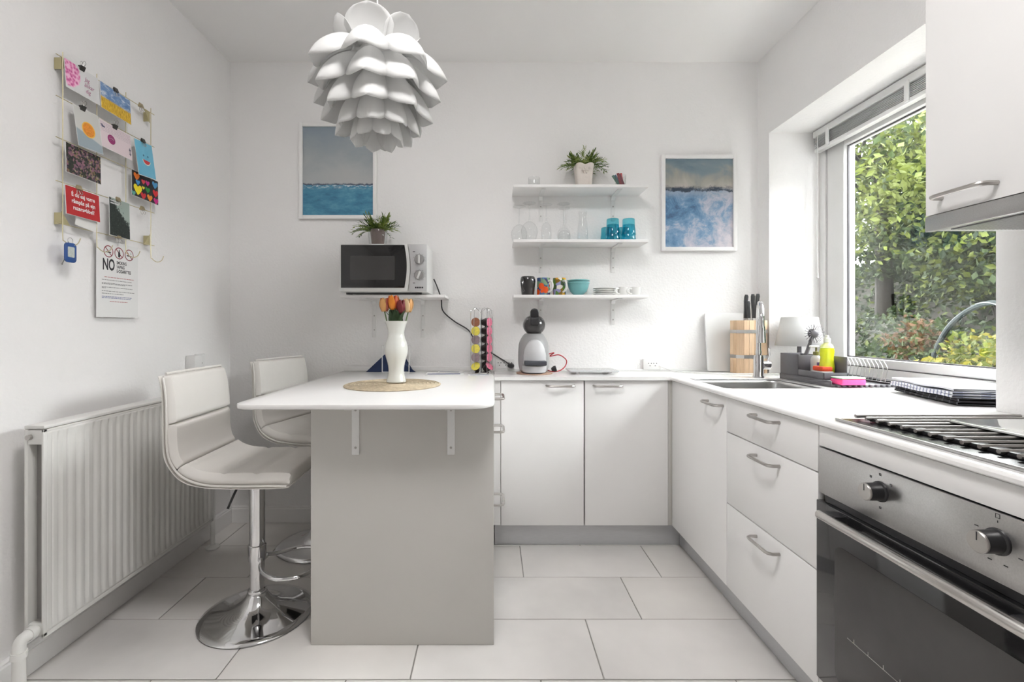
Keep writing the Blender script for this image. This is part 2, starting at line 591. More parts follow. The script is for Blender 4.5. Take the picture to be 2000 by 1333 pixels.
# ------------------------------------------------------------------ worktops
wt = thing('kitchen_worktop', 'white laminate worktop with the sink, running into the window niche', 'worktop', (1.2, 1.6, ZW))
b = B()
zb = ZW - TW
SX0, SX1, SY0, SY1 = 0.965, 1.385, 1.965, 2.33
XE = 0.9025
for (x0, x1, y0, y1) in ((0.010, XR - 0.001, YF - 0.015, YB - 0.001), (XE + 0.02, SX0, SY0, YF - 0.015), (SX1, XR - 0.001, SY0, YF - 0.015),
                         (SX0, SX1, SY1, YF - 0.015), (XE + 0.02, XR - 0.001, 0.30, SY0), (XR - 0.001, WX, WY0 + 0.001, WY1 - 0.001)):
    b.box(x0, x1, y0, y1, zb, ZW)
b.prism([(XE, zb + 0.003), (XE + 0.003, zb), (XE + 0.021, zb), (XE + 0.021, ZW), (XE + 0.010, ZW), (XE + 0.002, ZW - 0.004), (XE, ZW - 0.007)], 0.30, YF - 0.015, 'xzy')
b.out('slab', M_TOP, wt, smooth=True, angle=30)
B().box(0.012, 1.30, YB - 0.012, YB - 0.001, ZW + 0.0005, ZW + 0.012, 0.002).out('sealing_strip', M_WPLASTIC, wt)

pt = thing('breakfast_bar_top', 'white bar top with rounded corners jutting out under the pendant lamp', 'worktop', (-0.42, 2.1, ZW))
PY0 = 1.562
B().prism(rrect(-0.861, 0.008, PY0, YB - 0.001, [0.001, 0.001, 0.055, 0.10], 8), zb, ZW, 'xyz', 0.004).out('slab', M_TOP, pt)
B().box(-0.855, 0.006, YB - 0.016, YB - 0.001, ZW + 0.0005, ZW + 0.028, 0.003).out('upstand', M_TOP, pt)

# ------------------------------------------------------------------ sink and tap
sk = thing('kitchen_sink', 'undermounted stainless steel sink bowl in the white worktop', 'sink', ((SX0 + SX1) / 2, (SY0 + SY1) / 2, 0.70))
def bowl(inset, z): return [(x, y, z) for x, y in rrect(SX0 + inset, SX1 - inset, SY0 + inset, SY1 - inset, 0.045, 6)]
b = B()
levels = [(0.0012, ZW - 0.0035), (0.0012, ZW - 0.02), (0.004, ZW - 0.09), (0.010, ZW - 0.15), (0.03, ZW - 0.168), (0.12, ZW - 0.172)]
rings = [[b.bm.verts.new(p) for p in bowl(i, z)] for i, z in levels]
for a, c in zip(rings, rings[1:]):
    for j in range(len(a)):
        k = (j + 1) % len(a)
        b.bm.faces.new([a[j], a[k], c[k], c[j]])
b.bm.faces.new(rings[-1])
b.out('bowl', M_STEEL, sk, solid=0.0012)
b = B()
o_, i_ = rrect(SX0 + 0.0003, SX1 - 0.0003, SY0 + 0.0003, SY1 - 0.0003, 0.001, 6), rrect(SX0 + 0.004, SX1 - 0.004, SY0 + 0.004, SY1 - 0.004, 0.045, 6)
vo = [b.bm.verts.new((x, y, ZW - 0.002)) for x, y in o_]; vi = [b.bm.verts.new((x, y, ZW - 0.002)) for x, y in i_]
for j in range(len(vo)):
    k = (j + 1) % len(vo)
    b.bm.faces.new([vo[j], vo[k], vi[k], vi[j]])
b.out('rim', M_STEEL, sk, solid=0.002)
B().lathe([(0.0, 0.0), (0.012, 0.001), (0.036, 0.001), (0.042, 0.004), (0.044, 0.002)], ((SX0 + SX1) / 2, (SY0 + SY1) / 2, ZW - 0.1715)).out('drain', M_CHROME, sk)

tp = thing('kitchen_tap', 'chrome single-lever kitchen tap standing behind the sink', 'tap', (1.338, 2.395, ZW))
tx, ty = 1.338, 2.395
B().lathe([(0, 0), (0.027, 0), (0.027, 0.006), (0.023, 0.012), (0.0235, 0.10), (0.021, 0.112), (0.0, 0.112)], (tx, ty, ZW + 0.0006)).out('body', M_CHROME, tp)
B().lathe([(0, 0), (0.0135, 0), (0.0145, 0.02), (0.0125, 0.03), (0.0125, 0.17), (0.0, 0.17)], (tx, ty, ZW + 0.110), 16).out('riser', M_CHROME, tp)
sdx, sdy = -0.075, -0.16            # the spout swings out over the bowl
arc = [(tx, ty, ZW + 0.26)] + [(tx + sdx / 2 * (1 - math.cos(R(a))), ty + sdy / 2 * (1 - math.cos(R(a))), ZW + 0.275 + 0.095 * math.sin(R(a))) for a in range(10, 171, 10)] + [(tx + sdx, ty + sdy, ZW + 0.262)]
B().tube(arc, 0.0125, 12).out('spout', M_CHROME, tp)
B().lathe([(0.0, 0), (0.0185, 0), (0.019, 0.01), (0.0165, 0.065), (0.0125, 0.085), (0, 0.085)], (tx + sdx, ty + sdy, ZW + 0.180), 16).out('spray_head', M_CHROME, tp)
b = B().cyl((tx + 0.018, ty, ZW + 0.062), (tx + 0.050, ty, ZW + 0.062), 0.0225, 0.0225, 20)
b.sphere((tx + 0.050, ty, ZW + 0.062), 0.012, 0.0225, 0.0225)
b.out('mixer_valve', M_CHROME, tp)
B().tube([(tx + 0.045, ty, ZW + 0.08), (tx + 0.052, ty - 0.004, ZW + 0.115), (tx + 0.049, ty - 0.006, ZW + 0.15)], 0.0042, 8).out('lever', M_CHROME, tp)

# ------------------------------------------------------------------ base units
# unit builder: doors are parts with a handle as sub-part
DT = 0.018
def back_unit(label, x0, x1, hx0, hx1):
    u = thing('base_cabinet', label, 'cabinet', ((x0 + x1) / 2, 2.6, 0.113))
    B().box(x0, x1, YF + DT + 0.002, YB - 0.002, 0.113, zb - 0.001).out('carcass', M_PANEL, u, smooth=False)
    d = B().box(x0 + 0.0015, x1 - 0.0015, YF, YF + DT, 0.1136, zb - 0.004, 0.0012).out('door', M_WHITE, u)
    c = (hx0 + hx1) / 2
    bow_handle(d, (1, 0, 0), (c, YF, 0.828), hx1 - hx0, (0, -0.034, 0), M_NICKEL)
    return u
back_unit('shallow white base cabinet next to the bar, under the coffee machine', 0.042, 0.467, 0.275, 0.415)
back_unit('shallow white base cabinet in the corner, under the kitchen scale', 0.471, 0.897, 0.515, 0.655)
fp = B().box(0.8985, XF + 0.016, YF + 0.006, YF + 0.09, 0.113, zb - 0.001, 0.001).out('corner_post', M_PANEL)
tag(fp, 'narrow white filler post in the inner corner of the base cabinets', 'filler post')

# corner door unit on the window run
cu = thing('base_cabinet', 'white sink base cabinet with one full-height door', 'cabinet', (1.2, 2.14, 0.113))
b = B()
b.box(XF + DT + 0.002, XR - 0.002, 1.861, 1.878, 0.113, zb - 0.002).box(XF + DT + 0.002, XR - 0.002, 1.878, 2.42, 0.113, 0.131).box(XF + DT + 0.002, XF + 0.04, 1.878, 2.42, zb - 0.06, zb - 0.002)
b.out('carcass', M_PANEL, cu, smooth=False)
d = B().box(XF, XF + DT, 1.8605, YF - 0.004, 0.1155, zb - 0.004, 0.0012).out('door', M_WHITE, cu)
bow_handle(d, (0, 1, 0), (XF, 1.952, 0.815), 0.13, (-0.036, 0, 0), M_NICKEL)
# drawer unit
du = thing('drawer_cabinet', 'white base cabinet with three drawers beside the oven', 'cabinet', (1.2, 1.6, 0.113))
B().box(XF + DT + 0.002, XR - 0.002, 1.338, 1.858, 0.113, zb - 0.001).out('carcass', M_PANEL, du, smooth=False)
for (z0, z1, hz) in ((0.1155, 0.4400, 0.403), (0.4440, 0.7170, 0.684), (0.7210, zb - 0.004, 0.823)):
    d = B().box(XF, XF + DT, 1.3380, 1.8570, z0, z1, 0.0012).out('drawer_front', M_WHITE, du)
    bow_handle(d, (0, 1, 0), (XF, 1.583, hz), 0.132, (-0.036, 0, 0), M_NICKEL)
# oven housing
ou = thing('oven_cabinet', 'white built-in housing around the oven with a plain fascia', 'cabinet', (1.2, 1.0, 0.113))
OY0, OY1 = 0.690, 1.333
B().box(XF, XF + DT, OY0, OY1, 0.7975, zb - 0.004, 0.0012).out('fascia', M_WHITE, ou)
B().box(XF, XF + DT, OY0, OY1, 0.1155, 0.150, 0.0012).out('toe_panel', M_WHITE, ou)
b = B().box(XF + DT + 0.002, XR - 0.002, OY1 - 0.016, OY1 + 0.003, 0.113, zb - 0.001).box(XF + DT + 0.002, XR - 0.002, OY0, OY0 + 0.016, 0.113, zb - 0.001).box(XF + DT + 0.002, XR - 0.002, OY0 + 0.016, OY1 - 0.016, 0.113, 0.135)
b.out('carcass', M_PANEL, ou, smooth=False)
nu = thing('base_cabinet', 'white base cabinet past the oven, by the lens', 'cabinet', (1.2, 0.5, 0.113))
B().box(XF + DT + 0.002, XR - 0.002, 0.30, OY0 - 0.003, 0.113, zb - 0.001).out('carcass', M_PANEL, nu, smooth=False)
B().box(XF, XF + DT, 0.30, OY0 - 0.003, 0.1155, zb - 0.004, 0.0012).out('door', M_WHITE, nu)
# plinths
struct(B().box(0.012, 0.9686, 2.461, 2.475, 0.0008, 0.112).out('trim_1', M_PLINTH, smooth=False))
struct(B().box(0.9686, 0.983, 0.30, 2.475, 0.0008, 0.112).out('trim_2', M_PLINTH, smooth=False))

# bar unit with end panel and drawers facing the aisle
pu = thing('bar_cabinet', 'white bar base with a broad end panel and drawers facing the aisle', 'cabinet', (-0.32, 2.05, 0))
PP = 1.687
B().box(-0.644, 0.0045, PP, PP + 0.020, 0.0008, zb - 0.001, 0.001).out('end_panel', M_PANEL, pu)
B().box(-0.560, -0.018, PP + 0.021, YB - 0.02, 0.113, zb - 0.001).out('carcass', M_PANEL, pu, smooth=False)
B().box(-0.53, -0.045, PP + 0.021, YB - 0.02, 0.0008, 0.112).out('plinth', M_PLINTH, pu, smooth=False)
for (z0, z1, hz) in ((0.1155, 0.4405, 0.433), (0.4435, 0.7175, 0.70), (0.7205, zb - 0.004, 0.835)):
    hz = hz - 0.03 if hz < 0.5 else hz
    d = B().box(-0.016, 0.002, PP + 0.022, 2.42, z0, z1, 0.0012).out('drawer_front', M_WHITE, pu)
    bow_handle(d, (0, 1, 0), (0.002, 2.0, hz), 0.132, (0.044, 0, 0), M_NICKEL)
B().box(-0.016, 0.0405, 2.436, YB - 0.002, 0.113, zb - 0.001).out('corner_filler', M_WHITE, pu, smooth=False)
for xp in (695, 881):
    x = PX(xp, PP)
    br = B().box(x - 0.013, x + 0.013, PP - 0.005, PP - 0.0003, zb - 0.180, zb - 0.001, 0.0015).box(x - 0.013, x + 0.013, PY0 + 0.03, PP - 0.0003, zb - 0.006, zb - 0.001, 0.0015)
    br = br.out('bracket', M_WPLASTIC, pu)
    for dz in (0.022, 0.155):
        B().lathe([(0, 0), (0.0045, 0), (0.004, 0.0015), (0, 0.002)], (0, 0, 0), 10).xf(Matrix.Translation((x, PP - 0.005, zb - dz)) @ Matrix.Rotation(R(90), 4, 'X')).out('screw', M_NICKEL, br)

# ------------------------------------------------------------------ oven
ov = thing('built_in_oven', 'stainless steel built-in oven with two knobs and a black glass door', 'oven', (1.2, 1.0, 0.152))
OX = XF - 0.004
B().box(OX, XF + 0.018, OY0 + 0.003, OY1 - 0.002, 0.668, 0.7945, 0.002).out('control_panel', M_STEEL, ov)
B().box(XF + 0.022, XR - 0.06, OY0 + 0.03, OY1 - 0.03, 0.155, 0.79).out('body', M_BLACK, ov, smooth=False)
dr = B().box(OX - 0.006, XF + 0.018, OY0 + 0.003, OY1 - 0.002, 0.154, 0.648, 0.003).out('oven_door', M_BLACKGLASS, ov)
iw = B().prism(rrect(OY0 + 0.075, OY1 - 0.075, 0.20, 0.555, 0.025, 5), OX - 0.0068, OX - 0.0058, 'yzx')
iw.out('inner_window', mat('oven_window', (0.045, 0.043, 0.042), 0.10, var=0.25, vscale=3, spec=0.6), dr)
b = B().box(OX - 0.0072, OX - 0.0066, OY0 + 0.12, OY1 - 0.12, 0.335, 0.3368)
for k in range(9):
    y = OY0 + 0.14 + k * 0.045
    b.box(OX - 0.0072, OX - 0.0066, y, y + 0.0016, 0.337, 0.346)
b.out('shelf_lines', mat('oven_shelf_wire', (0.35, 0.34, 0.33), 0.3, metal=1.0), dr, smooth=False)  # thin wire lines of the oven shelf, laid on the door glass
hd = B()
HX = 0.868
hd.prism(rrect(HX - 0.011, HX + 0.011, 0.620, 0.642, 0.009, 4), OY0 + 0.06, OY1 - 0.066, 'xzy', 0.002)
hd = hd.out('door_handle', mat('handle_steel', (0.62, 0.60, 0.58), 0.26, metal=1.0, var=0.03), dr)
for y in (OY0 + 0.095, OY1 - 0.10):
    B().box(HX + 0.005, OX - 0.004, y - 0.02, y + 0.02, 0.618, 0.644, 0.003).out('handle_bracket', M_BLACK, dr)
B().box(XF + 0.002, XF + 0.02, OY0 + 0.02, OY1 - 0.02, 0.649, 0.667).out('vent_slot', M_BLACK, ov, smooth=False)
for (y, rot) in ((1.118, 0), (0.858, 0)):
    kb = B().lathe([(0, 0), (0.024, 0), (0.0235, 0.004), (0.0205, 0.006), (0.020, 0.034), (0, 0.034)], (0, 0, 0), 28).xf(Matrix.Translation((OX, y, 0.742)) @ Matrix.Rotation(R(-90), 4, 'Y')).out('knob', M_BLACK, ov)
    B().lathe([(0, 0), (0.0198, 0), (0.0198, 0.003), (0.0185, 0.0045), (0, 0.0045)], (0, 0, 0), 28).xf(Matrix.Translation((OX - 0.034, y, 0.742)) @ Matrix.Rotation(R(-90), 4, 'Y')).out('knob_cap', M_NICKEL, kb)
    B().box(OX - 0.0392, OX - 0.0384, y - 0.0007, y + 0.0007, 0.745, 0.760).out('pointer', M_INK, kb, smooth=False)
b = B()
for (dy, dz) in ((0.000, 0.040), (0.028, 0.027), (-0.030, 0.025), (0.026, -0.028), (0.000, -0.038)):
    y, z = 1.118 + dy, 0.742 + dz
    b.box(OX - 0.0007, OX - 0.0001, y - 0.0026, y + 0.0026, z - 0.0026, z - 0.0019).box(OX - 0.0007, OX - 0.0001, y - 0.0026, y + 0.0026, z + 0.0019, z + 0.0026)
    b.box(OX - 0.0007, OX - 0.0001, y - 0.0026, y - 0.0019, z - 0.0019, z + 0.0019).box(OX - 0.0007, OX - 0.0001, y + 0.0019, y + 0.0026, z - 0.0019, z + 0.0019)
y, z = 0.858, 0.742 + 0.046
b.box(OX - 0.0007, OX - 0.0001, y - 0.004, y + 0.004, z - 0.004, z - 0.0033).box(OX - 0.0007, OX - 0.0001, y - 0.004, y + 0.004, z + 0.0033, z + 0.004)
b.box(OX - 0.0007, OX - 0.0001, y - 0.004, y - 0.0033, z - 0.0033, z + 0.0033).box(OX - 0.0007, OX - 0.0001, y + 0.0033, y + 0.004, z - 0.0033, z + 0.0033)
b.box(OX - 0.0007, OX - 0.0001, y - 0.0006, y + 0.0006, z - 0.012, z - 0.008)
for a in (-20, -70, 200, 250, 160):
    yy, zz = y - 0.04 * math.cos(R(a)), 0.742 + 0.04 * math.sin(R(a))
    b.box(OX - 0.0007, OX - 0.0001, yy - 0.0035, yy + 0.0035, zz - 0.0008, zz + 0.0008)
b.out('dial_marks', M_INK, ov, smooth=False, kind='stuff')

# ------------------------------------------------------------------ hob, draining rods, glass board
hob = thing('ceramic_hob', 'black glass hob with a steel rim set into the worktop', 'hob', (1.18, 1.0, ZW))
HX0, HX1, HY0, HY1 = 0.935, 1.44, 0.715, 1.300
B().box(HX0 + 0.004, HX1, HY0, HY1, ZW + 0.0005, ZW + 0.005, 0.001).out('glass_plate', mat('hob_glass', (0.010, 0.010, 0.011), 0.22, var=0.1, spec=0.18), hob)
for xa_, xb_ in ((HX0, HX0 + 0.006), (HX1, HX1 + 0.005)):
    B().box(xa_, xb_, HY0, HY1, ZW + 0.0005, ZW + 0.0075, 0.001).out('steel_rim', M_STEEL, hob)
rk = thing('roll_up_drying_rack', 'roll-out rack of steel rods lying across the hob', 'drying rack', (1.22, 1.0, ZW + 0.006))
zr = ZW + 0.014
k = 0
y = 1.290
rodm = mat('rod_steel', (0.42, 0.40, 0.385), 0.38, metal=0.9, var=0.05)
while y > 0.73:
    B().cyl((0.983, y, zr), (1.43, y, zr), 0.0048, n=10).out('rod', rodm, rk)
    y -= 0.0365
for x in (1.012, 1.40):
    B().box(x - 0.016, x + 0.016, 0.735, 1.26, ZW + 0.0056, zr + 0.001, 0.002).out('silicone_strip', M_BLACK, rk)
gb = B().prism(rrect(1.135, 1.42, 0.72, 1.195, 0.02, 5), zr + 0.0055, zr + 0.0105, 'xyz', 0.001)
mt = mat('pale_marbled_board', (0.68, 0.69, 0.66), 0.08, var=0.12, vscale=7, coat=0.5)
gb = gb.out('worktop_saver', mt)
tag(gb, 'pale marbled glass board lying on the steel rods over the hob', 'cutting board')

# ------------------------------------------------------------------ hood cabinet
hc = thing('hood_cabinet', 'white wall cabinet with one wide lift-up door above the hob', 'cabinet', (1.35, 0.95, 1.43))
CX, CY1, CY0 = 1.182, 1.2995, 0.66
B().box(CX + DT + 0.001, XR - 0.001, CY0, CY1, 1.4285, 2.35).out('carcass', M_WHITE, hc, smooth=False)
d = B().box(CX, CX + DT, CY0, CY1, 1.4295, 2.35, 0.001).out('door', M_WHITE, hc)
bow_handle(d, (0, 1, 0), (CX, 1.184, 1.467), 0.138, (-0.036, 0, 0), M_NICKEL, r=0.006)
eh = thing('extractor_hood', 'slim stainless extractor hood under the wall cabinet', 'hood', (1.35, 0.95, 1.386))
B().box(CX - 0.002, CX + 0.016, CY0, CY1, 1.3865, 1.4275, 0.0015).out('visor', M_STEEL, eh)
B().box(CX + 0.0165, XR - 0.002, CY0 + 0.001, CY1 - 0.001, 1.390, 1.4275).out('housing', M_WPLASTIC, eh, smooth=False)
b = B()
b.box(CX + 0.035, XR - 0.06, CY0 + 0.05, CY1 - 0.035, 1.3875, 1.3895)
f = b.out('filter_frame', M_GREY, eh, smooth=False)
for k in range(24):
    x = CX + 0.04 + k * 0.0102
    B().box(x, x + 0.0055, CY0 + 0.055, CY1 - 0.04, 1.3862, 1.3874).out('filter_slat', M_STEEL, eh, smooth=False)

# ================================================================== RADIATOR
rd = thing('radiator', 'cream ribbed panel radiator on the wall beside the bar stools', 'radiator', (-1.42, 1.95, 0.165))
RX, RB, RY0, RY1, RZ0, RZ1 = -1.392, -1.452, 1.475, 2.375, 0.165, 0.822
def rib(u, v):
    y = RY0 + 0.012 + (RY1 - RY0 - 0.024) * u
    ph = ((y - RY0) / 0.0335) % 1.0
    d = 0.0 if ph < 0.42 else (-0.007 * math.sin(math.pi * (ph - 0.42) / 0.58) ** 0.8)
    if u < 0.02 or u > 0.98: d = 0
    e = min(1, v / 0.05, (1 - v) / 0.05)
    return (RX + d * max(0, e), y, RZ0 + 0.01 + (RZ1 - RZ0 - 0.03) * v)
p = B()
def rv(u, v):
    return rib(u, (0, 0.012, 0.04, 0.06, 0.94, 0.96, 0.988, 1.0)[int(round(v * 7))])
p.grid(rv, 270, 7)
p.out('front_panel', M_RAD, rd, solid=0.0015)
b = B().box(RX - 0.006, RX + 0.001, RY0, RY0 + 0.014, RZ0, RZ1 - 0.012, 0.002).box(RX - 0.006, RX + 0.001, RY1 - 0.014, RY1, RZ0, RZ1 - 0.012, 0.002)
b.box(RX - 0.006, RX + 0.001, RY0, RY1, RZ1 - 0.022, RZ1 - 0.012, 0.002).box(RX - 0.006, RX + 0.001, RY0, RY1, RZ0 - 0.004, RZ0 + 0.012, 0.002)
b.out('panel_edge', M_RAD, rd)
B().box(RB, RB + 0.012, RY0, RY1, RZ0 - 0.002, RZ1 - 0.012, 0.003).out('rear_panel', M_RAD, rd)
b = B()
n = 0
y = RY0 + 0.03
while y < RY1 - 0.03:
    b.box(RB + 0.013, RX - 0.010, y, y + 0.0015, RZ0 + 0.04, RZ1 - 0.06)
    y += 0.02
o = b.out('convector_fins', mat('fin_grey', (0.30, 0.29, 0.28), 0.6), rd, smooth=False)
B().box(RB, RX + 0.003, RY0, RY1, RZ1 - 0.011, RZ1, 0.003).out('top_grille', M_RAD, rd)
for y0 in (RY0 + 0.002, RY1 - 0.022):
    B().box(RB + 0.003, RX - 0.004, y0, y0 + 0.02, RZ1 - 0.06, RZ1 - 0.013, 0.004).out('end_cap', M_RAD, rd)
    B().box(RB + 0.003, RX - 0.004, y0, y0 + 0.02, RZ0 + 0.002, RZ0 + 0.04, 0.004).out('end_cap', M_RAD, rd)
B().cyl((RB + 0.018, RY0 + 0.004, RZ1 - 0.036), (RB + 0.018, RY0 - 0.008, RZ1 - 0.036), 0.009, 0.008, 12).out('bleed_valve', M_NICKEL, rd)
for y in (1.72, 2.13):
    B().box(XL + 0.001, RB + 0.002, y - 0.015, y + 0.015, RZ0 + 0.05, RZ1 - 0.05).out('wall_bracket', M_RAD, rd, smooth=False)
px, py = -1.418, RY0 - 0.045
e = B()
e.tube(bez([(px, RY0 + 0.004, RZ0 + 0.022), (px, RY0 - 0.025, RZ0 + 0.022), (px - 0.004, py + 0.006, RZ0 + 0.016), (px - 0.004, py, RZ0 - 0.004), (px - 0.004, py, RZ0 - 0.03)], 6), 0.0165, 14)
e.cyl((px - 0.004, py, RZ0 - 0.012), (px - 0.004, py, RZ0 - 0.03), 0.020, 0.021, 14)
e.cyl((px, RY0 - 0.004, RZ0 + 0.022), (px, RY0 - 0.022, RZ0 + 0.022), 0.0195, n=14)
e.out('elbow_pipe', M_RAD, rd)
B().cyl((px - 0.004, py, RZ0 - 0.028), (px - 0.004, py, 0.001), 0.0165, n=14).out('supply_pipe', M_RAD, rd)
fx, fy = -1.425, 2.425
e = B().tube(bez([(fx, RY1 - 0.004, RZ0 + 0.03), (fx, RY1 + 0.03, RZ0 + 0.03), (fx, fy, RZ0 + 0.015), (fx, fy, RZ0 - 0.03), (fx, fy, 0.004)], 5), 0.011, 12)
e.cyl((fx, fy, RZ0 + 0.028), (fx, fy, 0.5), 0.0115, n=12)
e.out('return_pipe', M_RAD, rd)
B().lathe([(0.0, 0.0), (0.032, 0.0), (0.032, 0.006), (0.026, 0.013), (0.014, 0.018), (0.012, 0.022), (0, 0.022)], (fx, fy, 0.001)).out('floor_collar', M_RAD, rd)

# ================================================================== BAR STOOLS (built at the origin, facing +X)
def sweep(prof, hw, t, re=0.018, nv=22, disp=None, rs=0.012, taper=None):
    """padded slab along the profile (x,z) polyline"""
    P = bez([(x, 0, z) for x, z in prof], 6)
    n = len(P)
    L = [0]
    for a, c in zip(P, P[1:]): L.append(L[-1] + (c - a).length)
    b = B()
    top, bot = [], []
    for i, p in enumerate(P):
        d = (P[min(i + 1, n - 1)] - P[max(i - 1, 0)]).normalized()
        nrm = Vector((-d.z, 0, d.x))
        s_ = min(L[i], L[-1] - L[i])
        es = math.sqrt(max(0.0, 1 - (1 - min(1, s_ / rs)) ** 2)) if s_ < rs else 1
        es = max(es, 0.18)
        w = hw if taper is None else hw * taper(L[i] / L[-1])
        ra, rb = [], []
        for j in range(nv + 1):
            q = -1 + 2 * j / nv
            q = math.copysign(abs(q) ** 0.75, q)
            yy = q * w
            dd = w - abs(yy)
            ey = math.sqrt(max(0.0, 1 - (1 - min(1, dd / re)) ** 2)) if dd < re else 1
            ey = max(ey, 0.15)
            k = min(es, ey) if min(es, ey) < 1 else 1
            dp = disp(L[i] / L[-1], yy) if disp else 0
            ra.append(b.bm.verts.new(p + nrm * (t / 2 * k + dp) + Vector((0, yy, 0))))
            rb.append(b.bm.verts.new(p - nrm * (t / 2 * k) + Vector((0, yy, 0))))
        top.append(ra); bot.append(rb)
    for i in range(n - 1):
        for j in range(nv):
            b.bm.faces.new([top[i][j], top[i][j + 1], top[i + 1][j + 1], top[i + 1][j]])
            b.bm.faces.new([bot[i][j], bot[i + 1][j], bot[i + 1][j + 1], bot[i][j + 1]])
        for j in (0, nv):
            b.bm.faces.new([top[i][j], top[i + 1][j], bot[i + 1][j], bot[i][j]])
    for i in (0, n - 1):
        for j in range(nv):
            b.bm.faces.new([top[i][j], bot[i][j], bot[i][j + 1], top[i][j + 1]])
    return b, P


def make_stool(label):
    s = thing('bar_stool', label, 'bar stool', (0, 0, 0))
    groove = lambda f, lines, w: sum(math.exp(-((f - l) / w) ** 2) for l in lines)
    seat_prof = [(-0.185, 0.628), (-0.155, 0.606), (-0.10, 0.588), (-0.02, 0.582), (0.08, 0.582), (0.16, 0.582), (0.20, 0.578)]
    sb, _ = sweep(seat_prof, 0.195, 0.045, disp=lambda f, y: 0.006 - 0.0055 * min(1, groove(y, (-0.065, 0.065), 0.006) + groove(f, (0.40, 0.70), 0.016)))
    sb.out('seat', M_LEATHER, s)
    lo_prof = [(-0.186, 0.632), (-0.205, 0.660), (-0.214, 0.70), (-0.217, 0.74), (-0.218, 0.785)]
    lb, _ = sweep(lo_prof, 0.195, 0.042, disp=lambda f, y: 0)
    bk = lb.out('backrest', M_LEATHER, s)
    up_prof = [(-0.218, 0.786), (-0.220, 0.83), (-0.224, 0.88), (-0.231, 0.92), (-0.240, 0.955)]
    ub, _ = sweep(up_prof, 0.195, 0.042, taper=lambda f: 1 - 0.035 * f ** 3)
    ub.out('upper_pad', M_LEATHER, bk)
    # outer shell under the pads
    shell = [(-0.252, 0.955), (-0.241, 0.90), (-0.237, 0.80), (-0.236, 0.70), (-0.222, 0.645), (-0.175, 0.588), (-0.10, 0.564), (0.0, 0.558), (0.12, 0.558), (0.195, 0.560)]
    hb, _ = sweep(shell[::-1], 0.197, 0.012, re=0.005)
    hb.out('shell', M_LEATHER, s)
    for sy in (-1, 1):
        B().tube(bez([(x, sy * 0.196, z) for x, z in [(-0.236, 0.95), (-0.227, 0.89), (-0.224, 0.79), (-0.222, 0.70), (-0.208, 0.648), (-0.170, 0.602), (-0.10, 0.574), (0.0, 0.567), (0.12, 0.567), (0.19, 0.566)]], 4), 0.004, 6).out('piping', M_LEATHER, s)
    B().tube([(-0.236, -0.18, 0.962), (-0.237, 0, 0.964), (-0.236, 0.18, 0.962)], 0.005, 6).out('piping', M_LEATHER, s)
    B().box(-0.09, 0.09, -0.08, 0.08, 0.530, 0.552, 0.006).out('seat_plate', M_BLACK, s)
    ps = B().lathe([(0, 0), (0.0285, 0), (0.0285, 0.30), (0.0, 0.30)], (0, 0, 0.232), 28).out('outer_column', M_CHROME, s)
    B().lathe([(0, 0), (0.0265, 0), (0.0265, 0.13), (0, 0.13)], (0, 0, 0.10), 28).out('inner_column', M_CHROME, s)
    cl = B()
    cl.lathe([(0.0, 0.0), (0.034, 0.0), (0.036, 0.006), (0.034, 0.016), (0.028, 0.02), (0.0, 0.02)], (0, 0, 0.086), 28)
    cl.out('collar', M_CHROME, s)
    B().lathe([(0, 0.0), (0.205, 0.0), (0.207, 0.003), (0.205, 0.007), (0.18, 0.012), (0.13, 0.022), (0.085, 0.038), (0.055, 0.060), (0.040, 0.080), (0.034, 0.09), (0, 0.09)], (0, 0, 0.001), 56).out('base', M_CHROME, s, angle=60)
    fr = B()
    ring = [(0.026, -0.022, 0.225), (0.05, -0.075, 0.205), (0.12, -0.125, 0.203), (0.20, -0.115, 0.203), (0.245, -0.05, 0.203), (0.252, 0.0, 0.203), (0.245, 0.05, 0.203), (0.20, 0.115, 0.203), (0.12, 0.125, 0.203), (0.05, 0.075, 0.205), (0.026, 0.022, 0.225)]
    fr.tube(bez(ring, 6), 0.008, 10)
    fr.out('footrest', M_CHROME, s)
    B().lathe([(0.0288, 0), (0.033, 0.001), (0.033, 0.06), (0.0288, 0.062)], (0, 0, 0.215), 28).out('footrest_clamp', M_CHROME, s)
    lv = B().tube(bez([(0.0, -0.03, 0.545), (-0.02, -0.075, 0.540), (-0.03, -0.10, 0.525), (-0.05, -0.125, 0.462)], 5), 0.0042, 8).out('lift_lever', M_BLACK, s)
    return s


st = make_stool('cream leatherette bar stool on a chrome disc foot, in front of the radiator')
place(st, (-0.923, 1.868, 0.0005), R(2))
st2 = make_stool('cream leatherette bar stool in the corner, half hidden behind the bar top')
place(st2, (-0.90, 2.468, 0.0005), R(-15))

